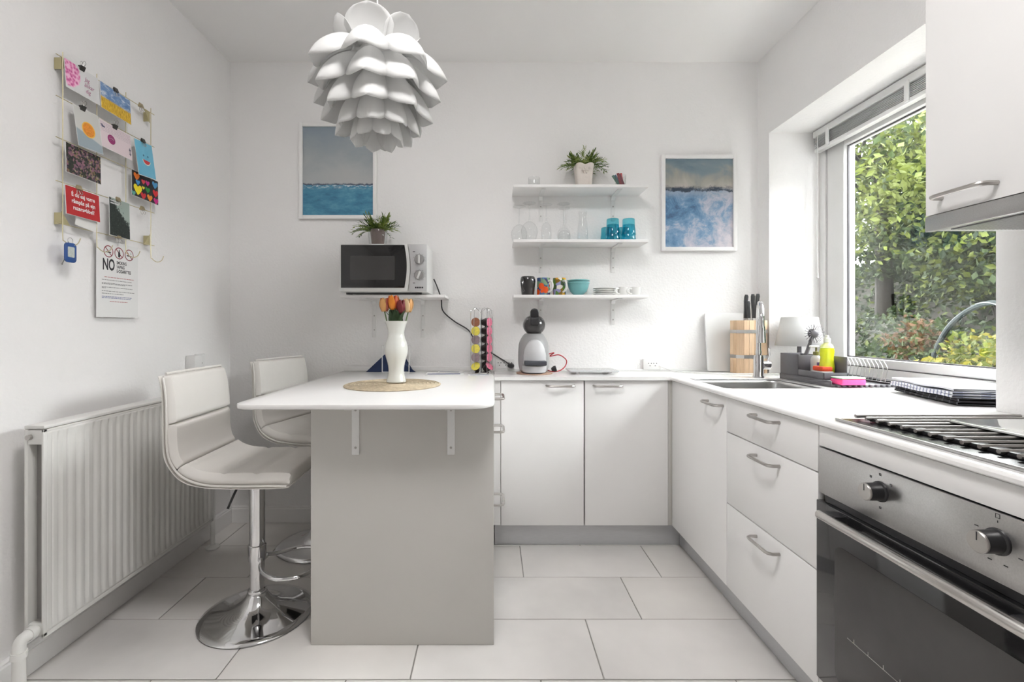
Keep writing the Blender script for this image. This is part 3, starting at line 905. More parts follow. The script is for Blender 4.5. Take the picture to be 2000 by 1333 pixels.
# ================================================================== PENDANT LAMP
LX, LY, LZ = PX(737, 1.62), 1.62, 1.982
pl = thing('pendant_lamp', 'white pendant lamp of overlapping plastic petals hanging over the bar', 'pendant lamp', (LX, LY, LZ))
M_PETAL = mat('petal_plastic', (0.90, 0.90, 0.895), 0.55, var=0.01, trans=0.5)
def petal(n, ph0, r0, z0, L, W, a0, a1, curl, tip=0.42, jit=0.0, base=0.75):
    for k in range(n):
        th = 2 * math.pi * (k + ph0) / n + random.uniform(-jit, jit)
        dr = Vector((math.cos(th), math.sin(th), 0)); sd = Vector((-math.sin(th), math.cos(th), 0))
        up = Vector((0, 0, 1))
        S = 14
        pts = [(r0, z0)]
        for i in range(S):
            a = R(a0 + (a1 - a0) * (i + 0.5) / S)
            pts.append((pts[-1][0] + L / S * math.cos(a), pts[-1][1] + L / S * math.sin(a)))
        def f(u, v):
            i = min(S - 1, int(u * S)); fr_ = u * S - i
            rr = pts[i][0] + (pts[i + 1][0] - pts[i][0]) * fr_
            zz = pts[i][1] + (pts[i + 1][1] - pts[i][1]) * fr_
            a = R(a0 + (a1 - a0) * u)
            nr = dr * (-math.sin(a)) + up * math.cos(a)
            w = W / 2 * (base + (1 - base) * min(1, u / 0.5))
            if u > 1 - tip: w *= math.sqrt(max(0.0, 1 - ((u - 1 + tip) / tip) ** 2)) * 0.98 + 0.02
            q = 2 * v - 1
            c = Vector((LX, LY, LZ)) + dr * rr + up * zz
            return c + sd * (q * w) + nr * (-curl * w * q * q)
        B().grid(f, S, 8).out('petal', M_PETAL, pl, solid=0.0008, angle=180)
petal(6, 0.5, 0.065, 0.060, 0.128, 0.160, 66, 42, 0.22, tip=0.55, jit=0.05)
petal(8, 0.03, 0.075, 0.100, 0.215, 0.146, -2, -70, 0.75, tip=0.27, jit=0.04)
petal(8, 0.0, 0.085, 0.050, 0.200, 0.134, -20, -74, 0.8, tip=0.27, jit=0.04)
petal(8, 0.1, 0.088, -0.010, 0.180, 0.122, -32, -78, 0.8, tip=0.27, jit=0.03)
petal(8, 0.05, 0.078, -0.068, 0.152, 0.102, -46, -82, 0.75, tip=0.34, jit=0.03)
petal(8, 0.55, 0.05, -0.108, 0.130, 0.082, -58, -86, 0.55, tip=0.48)
b = B().lathe([(0.0, -0.15), (0.045, -0.14), (0.085, -0.08), (0.095, 0.0), (0.08, 0.07), (0.05, 0.10), (0.0, 0.105)], (LX, LY, LZ), 20)
b.out('inner_core', M_PETAL, pl)
B().lathe([(0, 0.10), (0.022, 0.10), (0.022, 0.15), (0.008, 0.165), (0, 0.165)], (LX, LY, LZ), 14).out('lamp_holder', M_WPLASTIC, pl)
B().cyl((LX, LY, LZ + 0.16), (LX, LY, ZC - 0.03), 0.0025, n=8).out('cord', M_WPLASTIC, pl)
B().lathe([(0.004, -0.06), (0.035, -0.045), (0.05, -0.001), (0, -0.0005)], (LX, LY, ZC), 20).out('ceiling_cup', M_WPLASTIC, pl)

# ================================================================== PICTURES
def picture(label, x0, x1, z0, z1, art, fw):
    f = thing('framed_painting', label, 'painting', ((x0 + x1) / 2, YB - 0.012, z0))
    ya, yb = YB - 0.024, YB - 0.002
    b = B()
    for (a, c, e, g_) in ((x0, x0 + fw, z0, z1), (x1 - fw, x1, z0, z1), (x0 + fw, x1 - fw, z0, z0 + fw), (x0 + fw, x1 - fw, z1 - fw, z1)):
        b.box(a, c, ya, yb, e, g_, 0.0015)
    b.out('frame', M_WHITE, f)
    B().grid(lambda u, v: (x0 + fw + (x1 - x0 - 2 * fw) * u, YB - 0.010, z0 + fw + (z1 - z0 - 2 * fw) * v), 1, 1, True).out('canvas', art, f, smooth=False, solid=0.002)
    return f
# calm grey sky over a flat turquoise sea
p = Paint('seascape_calm', 0.35)
wob = p.math('ADD', p.v, p.math('MULTIPLY', p.math('SUBTRACT', p.noise(14, 3, 5, 0.7, 1.3), 0.5), 0.05))
sky = p.ramp(p.math('ADD', p.v, p.math('MULTIPLY', p.math('SUBTRACT', p.noise(2.5, 4, 4, 0.6, 4), 0.5), 0.55)), [(0.32, srgb(180, 181, 180)), (0.5, srgb(172, 176, 177)), (0.72, srgb(156, 164, 168)), (1.0, srgb(138, 151, 162))])
sea = p.ramp(p.noise(4, 11, 6, 0.7, 9), [(0.3, srgb(50, 100, 130)), (0.5, srgb(66, 130, 160)), (0.64, srgb(88, 150, 174)), (0.80, srgb(186, 200, 204))])
c = p.mix(p.step(wob, 0.345, 0.352), sea, sky)
foam = p.math('MULTIPLY', p.step(p.noise(16, 60, 4, 0.7, 2), 0.50, 0.60), p.math('MULTIPLY', p.step(p.v, 0.29, 0.33), p.step(p.v, 0.36, 0.345)))
c = p.mix(foam, c, srgb(214, 220, 222))
dark = p.math('MULTIPLY', p.step(wob, 0.340, 0.346), p.step(wob, 0.366, 0.352))
c = p.mix(p.math('MULTIPLY', dark, p.step(p.noise(6, 2, 4, 0.6, 6), 0.30, 0.52)), c, srgb(66, 74, 92))
art1 = p.done(c)
# stormy grey sky, dark ridge, broken blue and white water
p = Paint('seascape_rough', 0.35)
wob = p.math('ADD', p.v, p.math('MULTIPLY', p.math('SUBTRACT', p.noise(7, 5, 5, 0.7, 2.3), 0.5), 0.13))
sky = p.ramp(p.math('ADD', p.v, p.math('MULTIPLY', p.math('SUBTRACT', p.noise(2.2, 4, 3, 0.5, 8, 1.0), 0.5), 0.5)), [(0.66, srgb(176, 170, 164)), (0.78, srgb(152, 150, 142)), (0.88, srgb(116, 130, 138)), (1.0, srgb(98, 116, 128))])
k = p.math('ADD', p.noise(4, 5, 7, 0.72, 5, 0.4), p.math('ADD', p.math('MULTIPLY', p.u, 0.20), p.math('MULTIPLY', p.v, -0.20)))
sea = p.ramp(k, [(0.30, srgb(62, 88, 118)), (0.42, srgb(84, 124, 158)), (0.52, srgb(118, 148, 178)), (0.60, srgb(166, 172, 188)), (0.74, srgb(206, 200, 206))])
c = p.mix(p.step(wob, 0.645, 0.665), sea, sky)
mist = p.math('MULTIPLY', p.step(p.v, 0.55, 0.62), p.step(p.v, 0.68, 0.64))
c = p.mix(p.math('MULTIPLY', mist, 0.55), c, srgb(160, 168, 182))
dark = p.math('MULTIPLY', p.step(wob, 0.630, 0.642), p.step(wob, 0.700, 0.676))
c = p.mix(p.math('MULTIPLY', dark, p.step(p.noise(5, 14, 5, 0.7, 3), 0.33, 0.50)), c, srgb(46, 58, 74))
art2 = p.done(c)
picture('white-framed painting of a flat turquoise sea under a grey sky, behind the lamp', -1.112, -0.665, 1.748, 2.300, art1, 0.021)
picture('white-framed painting of broken blue and white water under a dark ridge, beside the shelves', 0.970, 1.403, 1.565, 2.115, art2, 0.021)

# ================================================================== SHELVES
SHX0, SHX1, SHY = 0.113, 0.843, 2.570
def bracket(par, x, ztop, L, yfront):
    b = B()
    b.box(x - 0.0115, x + 0.0115, YB - 0.0055, YB - 0.001, ztop - L, ztop - 0.001, 0.0012)
    b.prism([(YB - 0.001, ztop - 0.001), (yfront, ztop - 0.001), (yfront, ztop - 0.006), (YB - 0.02, ztop - 0.0065), (YB - 0.0055, ztop - 0.026)], x - 0.0115, x + 0.0115, 'yzx', 0.0)
    br = b.out('bracket', M_WPLASTIC, par)
    for dz in (L * 0.42, L * 0.8):
        B().lathe([(0, 0), (0.0042, 0), (0.0036, 0.0014), (0, 0.0018)], (0, 0, 0), 10).xf(Matrix.Translation((x, YB - 0.0055, ztop - dz)) @ Matrix.Rotation(R(90), 4, 'X')).out('screw', M_NICKEL, br)
SHZ = (1.898, 1.601, 1.301)
for z, lab in zip(SHZ, ('topmost white wall shelf, with the potted plant', 'middle white wall shelf, with the drinking glasses', 'lowest white wall shelf of the three, with mugs and bowl')):
    s = thing('wall_shelf', lab, 'shelf', ((SHX0 + SHX1) / 2, 2.66, z - 0.016), 'white bracket shelves by the corner')
    B().box(SHX0, SHX1, SHY, YB - 0.001, z - 0.016, z, 0.0015).out('board', M_WHITE, s)
    for x in (0.278, 0.695): bracket(s, x, z - 0.016, 0.145, SHY + 0.02)
ms = thing('wall_shelf', 'short white wall shelf carrying the microwave', 'shelf', (-0.52, 2.62, 1.278))
B().box(-0.80, -0.250, 2.50, YB - 0.001, 1.282, 1.297, 0.0015).out('board', M_WHITE, ms)
for x in (PX(731, 2.745), PX(826, 2.745)): bracket(ms, x, 1.282, 0.215, 2.52)

# ================================================================== MICROWAVE
mw = thing('microwave_oven', 'white microwave with a black door window and two dials on the wall shelf', 'microwave', (-0.565, 2.59, 1.297))
mx0, mx1, my0, my1, mz0, mz1 = -0.792, -0.338, 2.463, 2.715, 1.308, 1.560
B().box(mx0, mx1, my0 + 0.012, my1, mz0, mz1, 0.006).out('housing', M_WPLASTIC, mw)
xs = PX(797, my0)
dcur = [(mx0 + 0.001, mz0 + 0.004), (xs - 0.004, mz0 + 0.004)] + [(xs - 0.004 + 0.013 * math.sin(math.pi * t / 12), mz0 + 0.004 + (mz1 - mz0 - 0.008) * t / 12) for t in range(1, 12)] + [(xs - 0.004, mz1 - 0.004), (mx0 + 0.001, mz1 - 0.004)]
d = B().prism(dcur, my0, my0 + 0.0115, 'xzy', 0.002).out('door', M_WPLASTIC, mw)
wx0, wx1 = PX(666, my0), PX(793, my0)
wcur = [(wx0, mz0 + 0.022)] + [(wx1 - 0.008 + 0.012 * math.sin(math.pi * t / 12), mz0 + 0.022 + (mz1 - mz0 - 0.030) * t / 12) for t in range(13)] + [(wx0, mz1 - 0.008)]
B().prism(wcur, my0 - 0.002, my0 - 0.0002, 'xzy', 0.0008).out('door_window', M_BLACKGLASS, d)
B().prism(rrect(PX(684, my0), PX(771, my0), PZ(547, my0), PZ(500, my0), 0.004, 3), my0 - 0.0026, my0 - 0.0021, 'xzy').out('mesh_screen', mat('microwave_mesh', (0.06, 0.058, 0.058), 0.3, var=0.05), d)
cp = mat('silver_grey_panel', (0.60, 0.60, 0.61), 0.35, var=0.02)
ccur = [(mx1 - 0.003, mz0 + 0.004), (mx1 - 0.003, mz1 - 0.004)] + [(xs + 0.013 * math.sin(math.pi * t / 12), mz0 + 0.004 + (mz1 - mz0 - 0.008) * t / 12) for t in range(12, -1, -1)]
B().prism(ccur, my0 + 0.001, my0 + 0.0115, 'xzy', 0.001).out('control_panel', cp, mw)
kx = PX(819, my0)
for zp, rot in ((507, 0), (538, 20)):
    kz = PZ(zp, my0)
    k = B().lathe([(0, 0), (0.026, 0), (0.0265, 0.003), (0.0235, 0.008), (0.022, 0.014), (0, 0.015)], (0, 0, 0), 30).xf(Matrix.Translation((kx, my0 + 0.001, kz)) @ Matrix.Rotation(R(90), 4, 'X')).out('dial', M_STEEL, mw)
    B().box(-0.005, 0.005, -0.010, 0, -0.021, 0.021, 0.002).xf(Matrix.Translation((kx, my0 - 0.0135, kz)) @ Matrix.Rotation(R(rot), 4, 'Y')).out('grip', M_WPLASTIC, k)
    b = B()
    for a in range(-140, 141, 35):
        c_, s_ = math.sin(R(a)), math.cos(R(a))
        b.box(kx + 0.0305 * c_ - 0.0012, kx + 0.0305 * c_ + 0.0012, my0 + 0.0002, my0 + 0.0008, kz + 0.0305 * s_ - 0.0008, kz + 0.0305 * s_ + 0.0008)
    b.box(kx - 0.034, kx - 0.022, my0 + 0.0002, my0 + 0.0008, kz + (0.040 if rot == 0 else -0.040) - 0.0015, kz + (0.040 if rot == 0 else -0.040) + 0.0015)
    b.out('dial_marks', M_INK, mw, smooth=False, kind='stuff')
b = B()
for k in range(5):      # maker's name, too small to read in the picture: five dark letter strokes
    b.box(kx - 0.022 + k * 0.0088, kx - 0.0155 + k * 0.0088, my0 + 0.0002, my0 + 0.0008, PZ(563.5, my0), PZ(560.5, my0))
b.out('maker_mark', M_INK, mw, smooth=False, kind='stuff')
for x in (mx0 + 0.04, mx1 - 0.05):
    B().lathe([(0, 0), (0.016, 0), (0.018, 0.0105), (0, 0.0105)], (x, my0 + 0.04, 1.2973), 14).out('foot', M_BLACK, mw)
    B().lathe([(0, 0), (0.016, 0), (0.018, 0.0105), (0, 0.0105)], (x, my1 - 0.04, 1.2973), 14).out('foot', M_BLACK, mw)
B().box(mx0 + 0.05, mx1 - 0.06, my0 + 0.03, my0 + 0.035, 1.2995, 1.308).out('base_skirt', M_BLACK, mw, smooth=False)
# power cable and plug
pc = thing('power_cable', 'black power cable hanging from the microwave to the worktop socket', 'cable', (-0.1, 2.73, ZW))
B().tube(bez([(-0.335, 2.712, 1.40), (-0.318, 2.722, 1.36), (-0.295, 2.728, 1.29), (-0.285, 2.732, 1.22), (-0.22, 2.735, 1.16), (-0.14, 2.737, 1.11), (-0.11, 2.738, 1.06), (-0.09, 2.738, 1.02), (-0.02, 2.736, 0.985), (0.03, 2.735, 0.955), (0.075, 2.72, 0.928), (0.098, 2.705, 0.912)], 6), 0.0038, 8).out('lead', M_BLACK, pc)
pg = B().lathe([(0, -0.012), (0.012, -0.010), (0.019, 0.0), (0.019, 0.016), (0.0, 0.018)], (0, 0, 0), 16, 1.0, 0.8)
pg.xf(Matrix.Translation((0.105, 2.712, 0.905)) @ Matrix.Rotation(R(-90), 4, 'X')).out('plug', M_BLACK, pc)

# wall sockets
def socket(label, cx, cz, w, h, ax, wall, holes):
    s = thing('power_socket', label, 'socket', (cx if ax == 'x' else wall, wall if ax == 'x' else cx, cz - h / 2))
    if ax == 'x':
        B().box(cx - w / 2, cx + w / 2, wall - 0.016, wall - 0.001, cz - h / 2, cz + h / 2, 0.003).out('plate', M_WPLASTIC, s)
        for hx in holes:
            b = B()
            for dx, dz in ((-0.008, 0.006), (0.008, 0.006), (0, -0.008)):
                b.cyl((cx + hx + dx, wall - 0.0152, cz + dz), (cx + hx + dx, wall - 0.0166, cz + dz), 0.0028, n=8)
            b.out('outlet_holes', M_BLACK, s, smooth=False)
    else:
        B().box(wall + 0.001, wall + 0.014, cx - w / 2, cx + w / 2, cz - h / 2, cz + h / 2, 0.003).out('plate', M_WPLASTIC, s)
        for hx in holes:
            b = B()
            for dx, dz in ((-0.009, 0.006), (0.009, 0.006), (0, -0.008)):
                b.cyl((wall + 0.0135, cx + hx + dx, cz + dz), (wall + 0.0146, cx + hx + dx, cz + dz), 0.0028, n=8)
            b.out('outlet_holes', M_BLACK, s, smooth=False)
    return s
socket('low white wall socket between the capsule tower and the coffee machine', 0.070, 0.915, 0.110, 0.058, 'x', YB, (-0.03, 0.004, 0.032))
socket('white socket box on the back wall beside the cutting board, with a white lead', PX(1273, 2.74), 0.912, 0.10, 0.062, 'x', YB, (-0.012, 0.018))
wl = socket('white wall socket above the bar stool in the far corner', 2.452, 0.935, 0.075, 0.105, 'y', XL, (0.0,))
ad = B().box(XL + 0.002, XL + 0.050, 2.345, 2.405, 0.900, 0.985, 0.004)
tag(ad.out('plug_adapter', M_WPLASTIC), 'boxy white plug-in adapter on the wall above the front stool', 'adapter')
b = B().tube(bez([(0.955, 2.734, 0.905), (0.99, 2.72, 0.888), (1.02, 2.67, 0.8775), (1.06, 2.63, 0.8775), (1.12, 2.58, 0.8775), (1.22, 2.545, 0.8775), (1.32, 2.535, 0.8775), (1.43, 2.535, 0.8775), (1.52, 2.52, 0.8775), (1.56, 2.512, 0.8775)], 6), 0.0026, 6)
tag(b.out('lamp_lead', M_WPLASTIC), 'thin white lead lying along the worktop to the table lamp', 'cable')

# ================================================================== THINGS ON THE SHELVES
def vessel(b, prof, c, n=28, t=0.003):
    """thin-walled open vessel: outer profile up, inner profile down"""
    inner = [(max(r - t, 0.0), z + (t if i == 0 else 0)) for i, (r, z) in enumerate(prof)]
    inner[0] = (0.0, prof[0][1] + t)
    full = [(0.0, prof[0][1])] + prof + [(r, z) for r, z in inner[:0:-1]] + [(max(prof[0][0] - t, 0.001), prof[0][1] + t), (0.0, prof[0][1] + t)]
    return b.lathe(full, c, n)

def mug(label, x, y, z, r, h, m, hang, prof=None):
    g_ = thing('mug', label, 'mug', (x, y, z))
    pr = prof or [(r * 0.96, 0.0), (r, 0.004), (r, h * 0.5), (r, h - 0.001)]
    vessel(B(), pr, (x, y, z)).out('cup', m, g_)
    ca, sa = math.cos(R(hang)), math.sin(R(hang))
    pts = [(0.93 * r, 0.80 * h), (r + 0.016, 0.80 * h), (r + 0.029, 0.62 * h), (r + 0.028, 0.42 * h), (r + 0.012, 0.24 * h), (0.95 * r, 0.20 * h)]
    B().tube(bez([(x + d * ca, y + d * sa, z + zz) for d, zz in pts], 5), 0.0058, 8).out('handle', m if prof else MATS.get('mug_rim_white', M_CERAMIC), g_)
    return g_

z3 = SHZ[2] + 0.0005
M_DARKMUG = mat('charcoal_glaze', (0.035, 0.034, 0.035), 0.18, var=0.15, coat=0.3)
mug('charcoal glazed mug with a bulging body on the lowest wall shelf', PX(1031, 2.655), 2.655, z3, 0.042, 0.107, M_DARKMUG, -120,
    [(0.033, 0), (0.035, 0.004), (0.040, 0.05), (0.043, 0.08), (0.040, 0.098), (0.036, 0.106)])
def printed(name, base, dots, seed, sc):
    m = bpy.data.materials.new(name)
    m.use_nodes = True
    t = m.node_tree
    b = t.nodes['Principled BSDF']
    b.inputs['Roughness'].default_value = 0.15
    tc = t.nodes.new('ShaderNodeTexCoord')
    vo = t.nodes.new('ShaderNodeTexVoronoi'); vo.inputs['Scale'].default_value = sc
    mp = t.nodes.new('ShaderNodeMapping'); mp.inputs['Location'].default_value = (seed, seed, seed)
    t.links.new(tc.outputs['Object'], mp.inputs[0]); t.links.new(mp.outputs[0], vo.inputs['Vector'])
    rp = t.nodes.new('ShaderNodeValToRGB'); rp.color_ramp.interpolation = 'CONSTANT'
    while len(rp.color_ramp.elements) < len(base): rp.color_ramp.elements.new(0.5)
    for i, (e, c) in enumerate(zip(rp.color_ramp.elements, base)):
        e.position = i / len(base); e.color = (*c, 1)
    sp = t.nodes.new('ShaderNodeSeparateColor')
    t.links.new(vo.outputs['Color'], sp.inputs[0]); t.links.new(sp.outputs[0], rp.inputs[0])
    v2 = t.nodes.new('ShaderNodeTexVoronoi'); v2.inputs['Scale'].default_value = sc * 0.55
    t.links.new(mp.outputs[0], v2.inputs['Vector'])
    lt = t.nodes.new('ShaderNodeMath'); lt.operation = 'LESS_THAN'; lt.inputs[1].default_value = 0.38
    t.links.new(v2.outputs['Distance'], lt.inputs[0])
    mx = t.nodes.new('ShaderNodeMix'); mx.data_type = 'RGBA'
    t.links.new(lt.outputs[0], mx.inputs[0]); t.links.new(rp.outputs[0], mx.inputs[6]); mx.inputs[7].default_value = (*dots, 1)
    t.links.new(mx.outputs[2], b.inputs['Base Color'])
    return m
mat('mug_rim_white', (0.78, 0.77, 0.75), 0.15)
PM1 = printed('fruit_print_red', [srgb(70, 90, 130), srgb(120, 150, 120), srgb(230, 225, 215), srgb(60, 60, 100), srgb(90, 120, 160)], srgb(225, 85, 30), 3.3, 38)
PM2 = printed('fruit_print_yellow', [srgb(90, 130, 60), srgb(140, 110, 40), srgb(70, 90, 60), srgb(150, 150, 190), srgb(230, 225, 215)], srgb(215, 160, 40), 8.1, 40)
mug('mug printed with orange-red fruit, second from the charcoal one on the shelf', PX(1061.5, 2.655), 2.655, z3, 0.0365, 0.099, PM1, -48)
mug('mug printed with green and yellow flowers, next to the teal bowls', PX(1092.5, 2.662), 2.662, z3, 0.036, 0.099, PM2, -62)
M_TEAL = mat('teal_glaze', srgb(110, 168, 170), 0.3, var=0.06, vscale=30)
bx, by = PX(1129.5, 2.65), 2.65
for k, lab in enumerate(('lower teal stoneware bowl of the nested pair on the shelf', 'upper teal stoneware bowl nested in another on the shelf')):
    zz = z3 + 0.012 * k
    q_ = 0.88 if k else 1.0
    o = vessel(B(), [(0.022 * q_, 0), (0.026 * q_, 0.003), (0.045 * q_, 0.022), (0.055 * q_, 0.045), (0.060 * (0.93 if k else 1), 0.066), (0.0625, 0.068), (0.0625, 0.0735)], (bx, by, zz), 32, 0.003)
    tag(o.out('bowl', M_TEAL), lab, 'bowl', 'nested teal bowls')
px_, py_ = PX(1181, 2.66), 2.66
for k in range(4):
    o = B().lathe([(0, 0), (0.036, 0.0), (0.038, 0.002), (0.060, 0.008), (0.0645, 0.0095), (0.0645, 0.011), (0.058, 0.0098), (0.034, 0.0045), (0, 0.004)], (px_, py_, z3 + 0.0103 * k), 36)
    tag(o.out('saucer', M_CERAMIC), ('bottom white saucer of the stack', 'second white saucer from the bottom of the stack', 'third white saucer from the bottom of the stack', 'top white saucer of the stack')[k] + ' on the lowest shelf', 'saucer', 'stacked white saucers')
for xp, lab in ((1217, 'small white espresso cup beside the saucers'), (1241, 'small white espresso cup at the end of the lowest shelf')):
    mug(lab, PX(xp, 2.66), 2.66, z3, 0.029, 0.048, M_CERAMIC, 205, [(0.024, 0), (0.026, 0.003), (0.0285, 0.02), (0.029, 0.047)])

# glasses on the middle shelf
z2 = SHZ[1] + 0.0005
def wine_glass(label, xp, y, foot_r, bowl, h):
    x = PX(xp, y)
    w = thing('wine_glass', label, 'wine glass', (x, y, z2), 'upturned glasses on the middle shelf')
    B().lathe(bowl, (x, y, z2), 28).out('bowl', M_GLASS, w)
    zt = bowl[-1][1]
    B().lathe([(0.006, zt - 0.002), (0.0038, zt + 0.012), (0.0034, h - 0.02), (0.005, h - 0.008)], (x, y, z2), 12).out('stem', M_GLASS, w)
    B().lathe([(0.004, h - 0.009), (0.012, h - 0.005), (foot_r, h - 0.0015), (foot_r + 0.0005, h), (0.0, h)], (x, y, z2), 28).out('foot', M_GLASS, w)
    return w
BIG = [(0.033, 0), (0.040, 0.02), (0.0455, 0.045), (0.044, 0.066), (0.034, 0.088), (0.018, 0.102), (0.006, 0.106)]
MED = [(0.028, 0), (0.033, 0.018), (0.036, 0.036), (0.033, 0.055), (0.020, 0.07), (0.006, 0.076)]
FLU = [(0.026, 0), (0.028, 0.03), (0.028, 0.06), (0.024, 0.085), (0.014, 0.10), (0.006, 0.105)]
wine_glass('large balloon wine glass upside down at the end of the middle shelf', 1034, 2.622, 0.036, BIG, 0.208)
wine_glass('large balloon wine glass upside down behind the first one', 1014, 2.702, 0.036, BIG, 0.208)
wine_glass('tall narrow stemmed glass upside down beside the balloon glasses', 1067, 2.64, 0.033, FLU, 0.205)
wine_glass('small stemmed glass upside down beside the glass carafe', 1101, 2.64, 0.035, MED, 0.208)
wine_glass('small stemmed glass upside down, behind the one by the carafe', 1102, 2.705, 0.033, MED, 0.20)
cx = PX(1138, 2.645)
o = B().lathe([(0, 0.001), (0.027, 0.001), (0.0285, 0.006), (0.028, 0.06), (0.024, 0.10), (0.0185, 0.125), (0.0180, 0.145), (0.0215, 0.152), (0.022, 0.168), (0.020, 0.170)], (cx, 2.645, z2), 28)
tag(o.out('glass_carafe', M_GLASS), 'clear glass carafe with a banded neck beside the blue tumblers', 'carafe')
M_BLUEG = glassmat('blue_glass', (0.40, 0.80, 0.87), 1.5, 1.0)
def tumbler(label, x, y, zz):
    prof = [(0.0385, 0.0), (0.0382, 0.012), (0.036, 0.04), (0.0345, 0.044), (0.0335, 0.086), (0.031, 0.089), (0, 0.0895)]
    b = B()
    n = 36
    rings = []
    for i, (r, z) in enumerate(prof):
        if r == 0: rings.append([b.bm.verts.new((x, y, zz + z))]); continue
        rings.append([b.bm.verts.new((x + (r + (0.0012 * math.cos(j * math.pi) if z < 0.04 else 0)) * math.cos(2 * math.pi * j / n), y + (r + (0.0012 * math.cos(j * math.pi) if z < 0.04 else 0)) * math.sin(2 * math.pi * j / n), zz + z)) for j in range(n)])
    for a, c in zip(rings, rings[1:]):
        for j in range(n):
            k = (j + 1) % n
            if len(c) == 1: b.bm.faces.new([a[j], a[k], c[0]])
            else: b.bm.faces.new([a[j], a[k], c[k], c[j]])
    tag(b.out('tumbler', M_BLUEG), label, 'glass', 'turquoise glass tumblers')
xa, xb = PX(1197, 2.625), PX(1228, 2.625)
tumbler('lower upturned turquoise tumbler of the stack beside the carafe', xa, 2.628, z2)
tumbler('upper upturned turquoise tumbler of the stack beside the carafe', xa, 2.628, z2 + 0.032)
tumbler('lower upturned turquoise tumbler of the stack near the shelf end', xb, 2.628, z2)
tumbler('upper upturned turquoise tumbler of the stack near the shelf end', xb, 2.628, z2 + 0.032)
tumbler('single turquoise tumbler behind the stack beside the carafe', xa - 0.012, 2.708, z2)
tumbler('single turquoise tumbler behind the stack near the shelf end', xb - 0.008, 2.708, z2)

# topmost shelf
z1 = SHZ[0] + 0.0005
def frond_plant(label, base, pot_top_r, seed, cats, nfr, spread, pot_builder, leafcols):
    rnd = random.Random(seed)
    pt_ = thing('potted_plant', label, 'plant', base)
    pot_builder(pt_)
    ztop = base[2] + pot_top_r[1]
    ms = [mat('leaf_%s' % str(i) + label[:6], c, 0.45, var=0.18, vscale=40, trans=0.25) for i, c in enumerate(leafcols)]
    for k in range(nfr):
        a = 2 * math.pi * k / nfr + rnd.uniform(-0.3, 0.3)
        tilt = rnd.uniform(0.15, 1.0) ** 0.7
        L = spread * rnd.uniform(0.75, 1.1)
        d = Vector((math.cos(a), math.sin(a) * 0.62, 0))
        p0 = Vector((base[0], base[1], ztop - 0.012)) + d * pot_top_r[0] * 0.55
        pts = []
        for i in range(8):
            t = i / 7
            pts.append(p0 + d * (L * tilt * t) + Vector((0, 0, L * (1.05 - 0.55 * tilt) * t - L * 0.55 * tilt * t * t)))
        b = B()
        b.tube(pts, 0.0011, 4)
        for i in range(1, 8):
            for sgn in (-1, 1):
                p = pts[i]
                ax = (pts[i] - pts[i - 1]).normalized()
                side = ax.cross(Vector((0, 0, 1)))
                if side.length < 0.1: side = Vector((1, 0, 0))
                side.normalize()
                ld = (ax * 0.75 + side * sgn * rnd.uniform(0.35, 0.8) + Vector((0, 0, rnd.uniform(-0.25, 0.35)))).normalized()
                ll = rnd.uniform(0.020, 0.032)
                wd = ld.cross(Vector((rnd.uniform(-0.4, 0.4), rnd.uniform(-0.4, 0.4), 1))).normalized() * 0.0036
                up = wd.cross(ld).normalized() * 0.0012
                v = [b.bm.verts.new(q) for q in (p, p + ld * ll * 0.45 + wd, p + ld * ll * 0.45 - up, p + ld * ll * 0.45 - wd, p + ld * ll)]
                b.bm.faces.new([v[0], v[1], v[2]]); b.bm.faces.new([v[0], v[2], v[3]])
                b.bm.faces.new([v[1], v[4], v[2]]); b.bm.faces.new([v[2], v[4], v[3]])
        # keep clear of the wall
        for v in b.bm.verts: v.co.y = min(v.co.y, YB - 0.006)
        b.out('sprig', rnd.choice(ms), pt_, recalc=False)
    return pt_

def square_pot(par):
    x, y, z = ORG[par.name]
    b = B()
    M_POT = mat('pinkish_cream_pot', (0.74, 0.68, 0.63), 0.6, var=0.03, bump=0.5, bscale=90, bdist=0.002)
    prof = [(0.040, 0.0), (0.042, 0.004), (0.047, 0.06), (0.053, 0.112), (0.055, 0.125)]
    rings = []
    for (r, h_) in prof + [(0.050, 0.125), (0.048, 0.105)]:
        ring = []
        for j in range(40):
            a = 2 * math.pi * j / 40
            c_, s_ = math.cos(a), math.sin(a)
            k = r / max(abs(c_), abs(s_)) * 0.94
            k = min(k, r * 1.22)
            sc = 0.005 * math.cos(6 * a) if h_ > 0.12 else 0
            ring.append(b.bm.verts.new((x + k * c_, y + k * s_ * 0.9, z + h_ + sc)))
        rings.append(ring)
    for a, c in zip(rings, rings[1:]):
        for j in range(40):
            b.bm.faces.new([a[j], a[(j + 1) % 40], c[(j + 1) % 40], c[j]])
    b.bm.faces.new(rings[0][::-1]); b.bm.faces.new(rings[-1])
    b.out('pot', M_POT, par, angle=50)
    # raised leaf ornament on the front
    o = B()
    for (dx, dz, a, L) in ((-0.012, 0.088, 25, 0.016), (0.012, 0.088, -25, 0.016), (0, 0.094, 90, 0.012), (-0.026, 0.100, -15, 0.014), (0.026, 0.100, 15, 0.014), (-0.006, 0.076, 60, 0.010), (0.006, 0.076, 120, 0.010)):
        o.sphere((x + dx, y - 0.0455 - dz * 0.03, z + dz), L * 0.5 * abs(math.cos(R(a))) + 0.003, 0.003, L * 0.5 * abs(math.sin(R(a))) + 0.003, 8, 6)
    o.out('relief', M_POT, par)
GREENS = [srgb(92, 118, 52), srgb(126, 146, 66), srgb(72, 98, 46), srgb(150, 165, 90)]
frond_plant('bushy green plant in a cream square pot on the topmost shelf', (PX(1140, 2.65), 2.65, z1), (0.045, 0.125), 4, '', 64, 0.125, square_pot, GREENS)
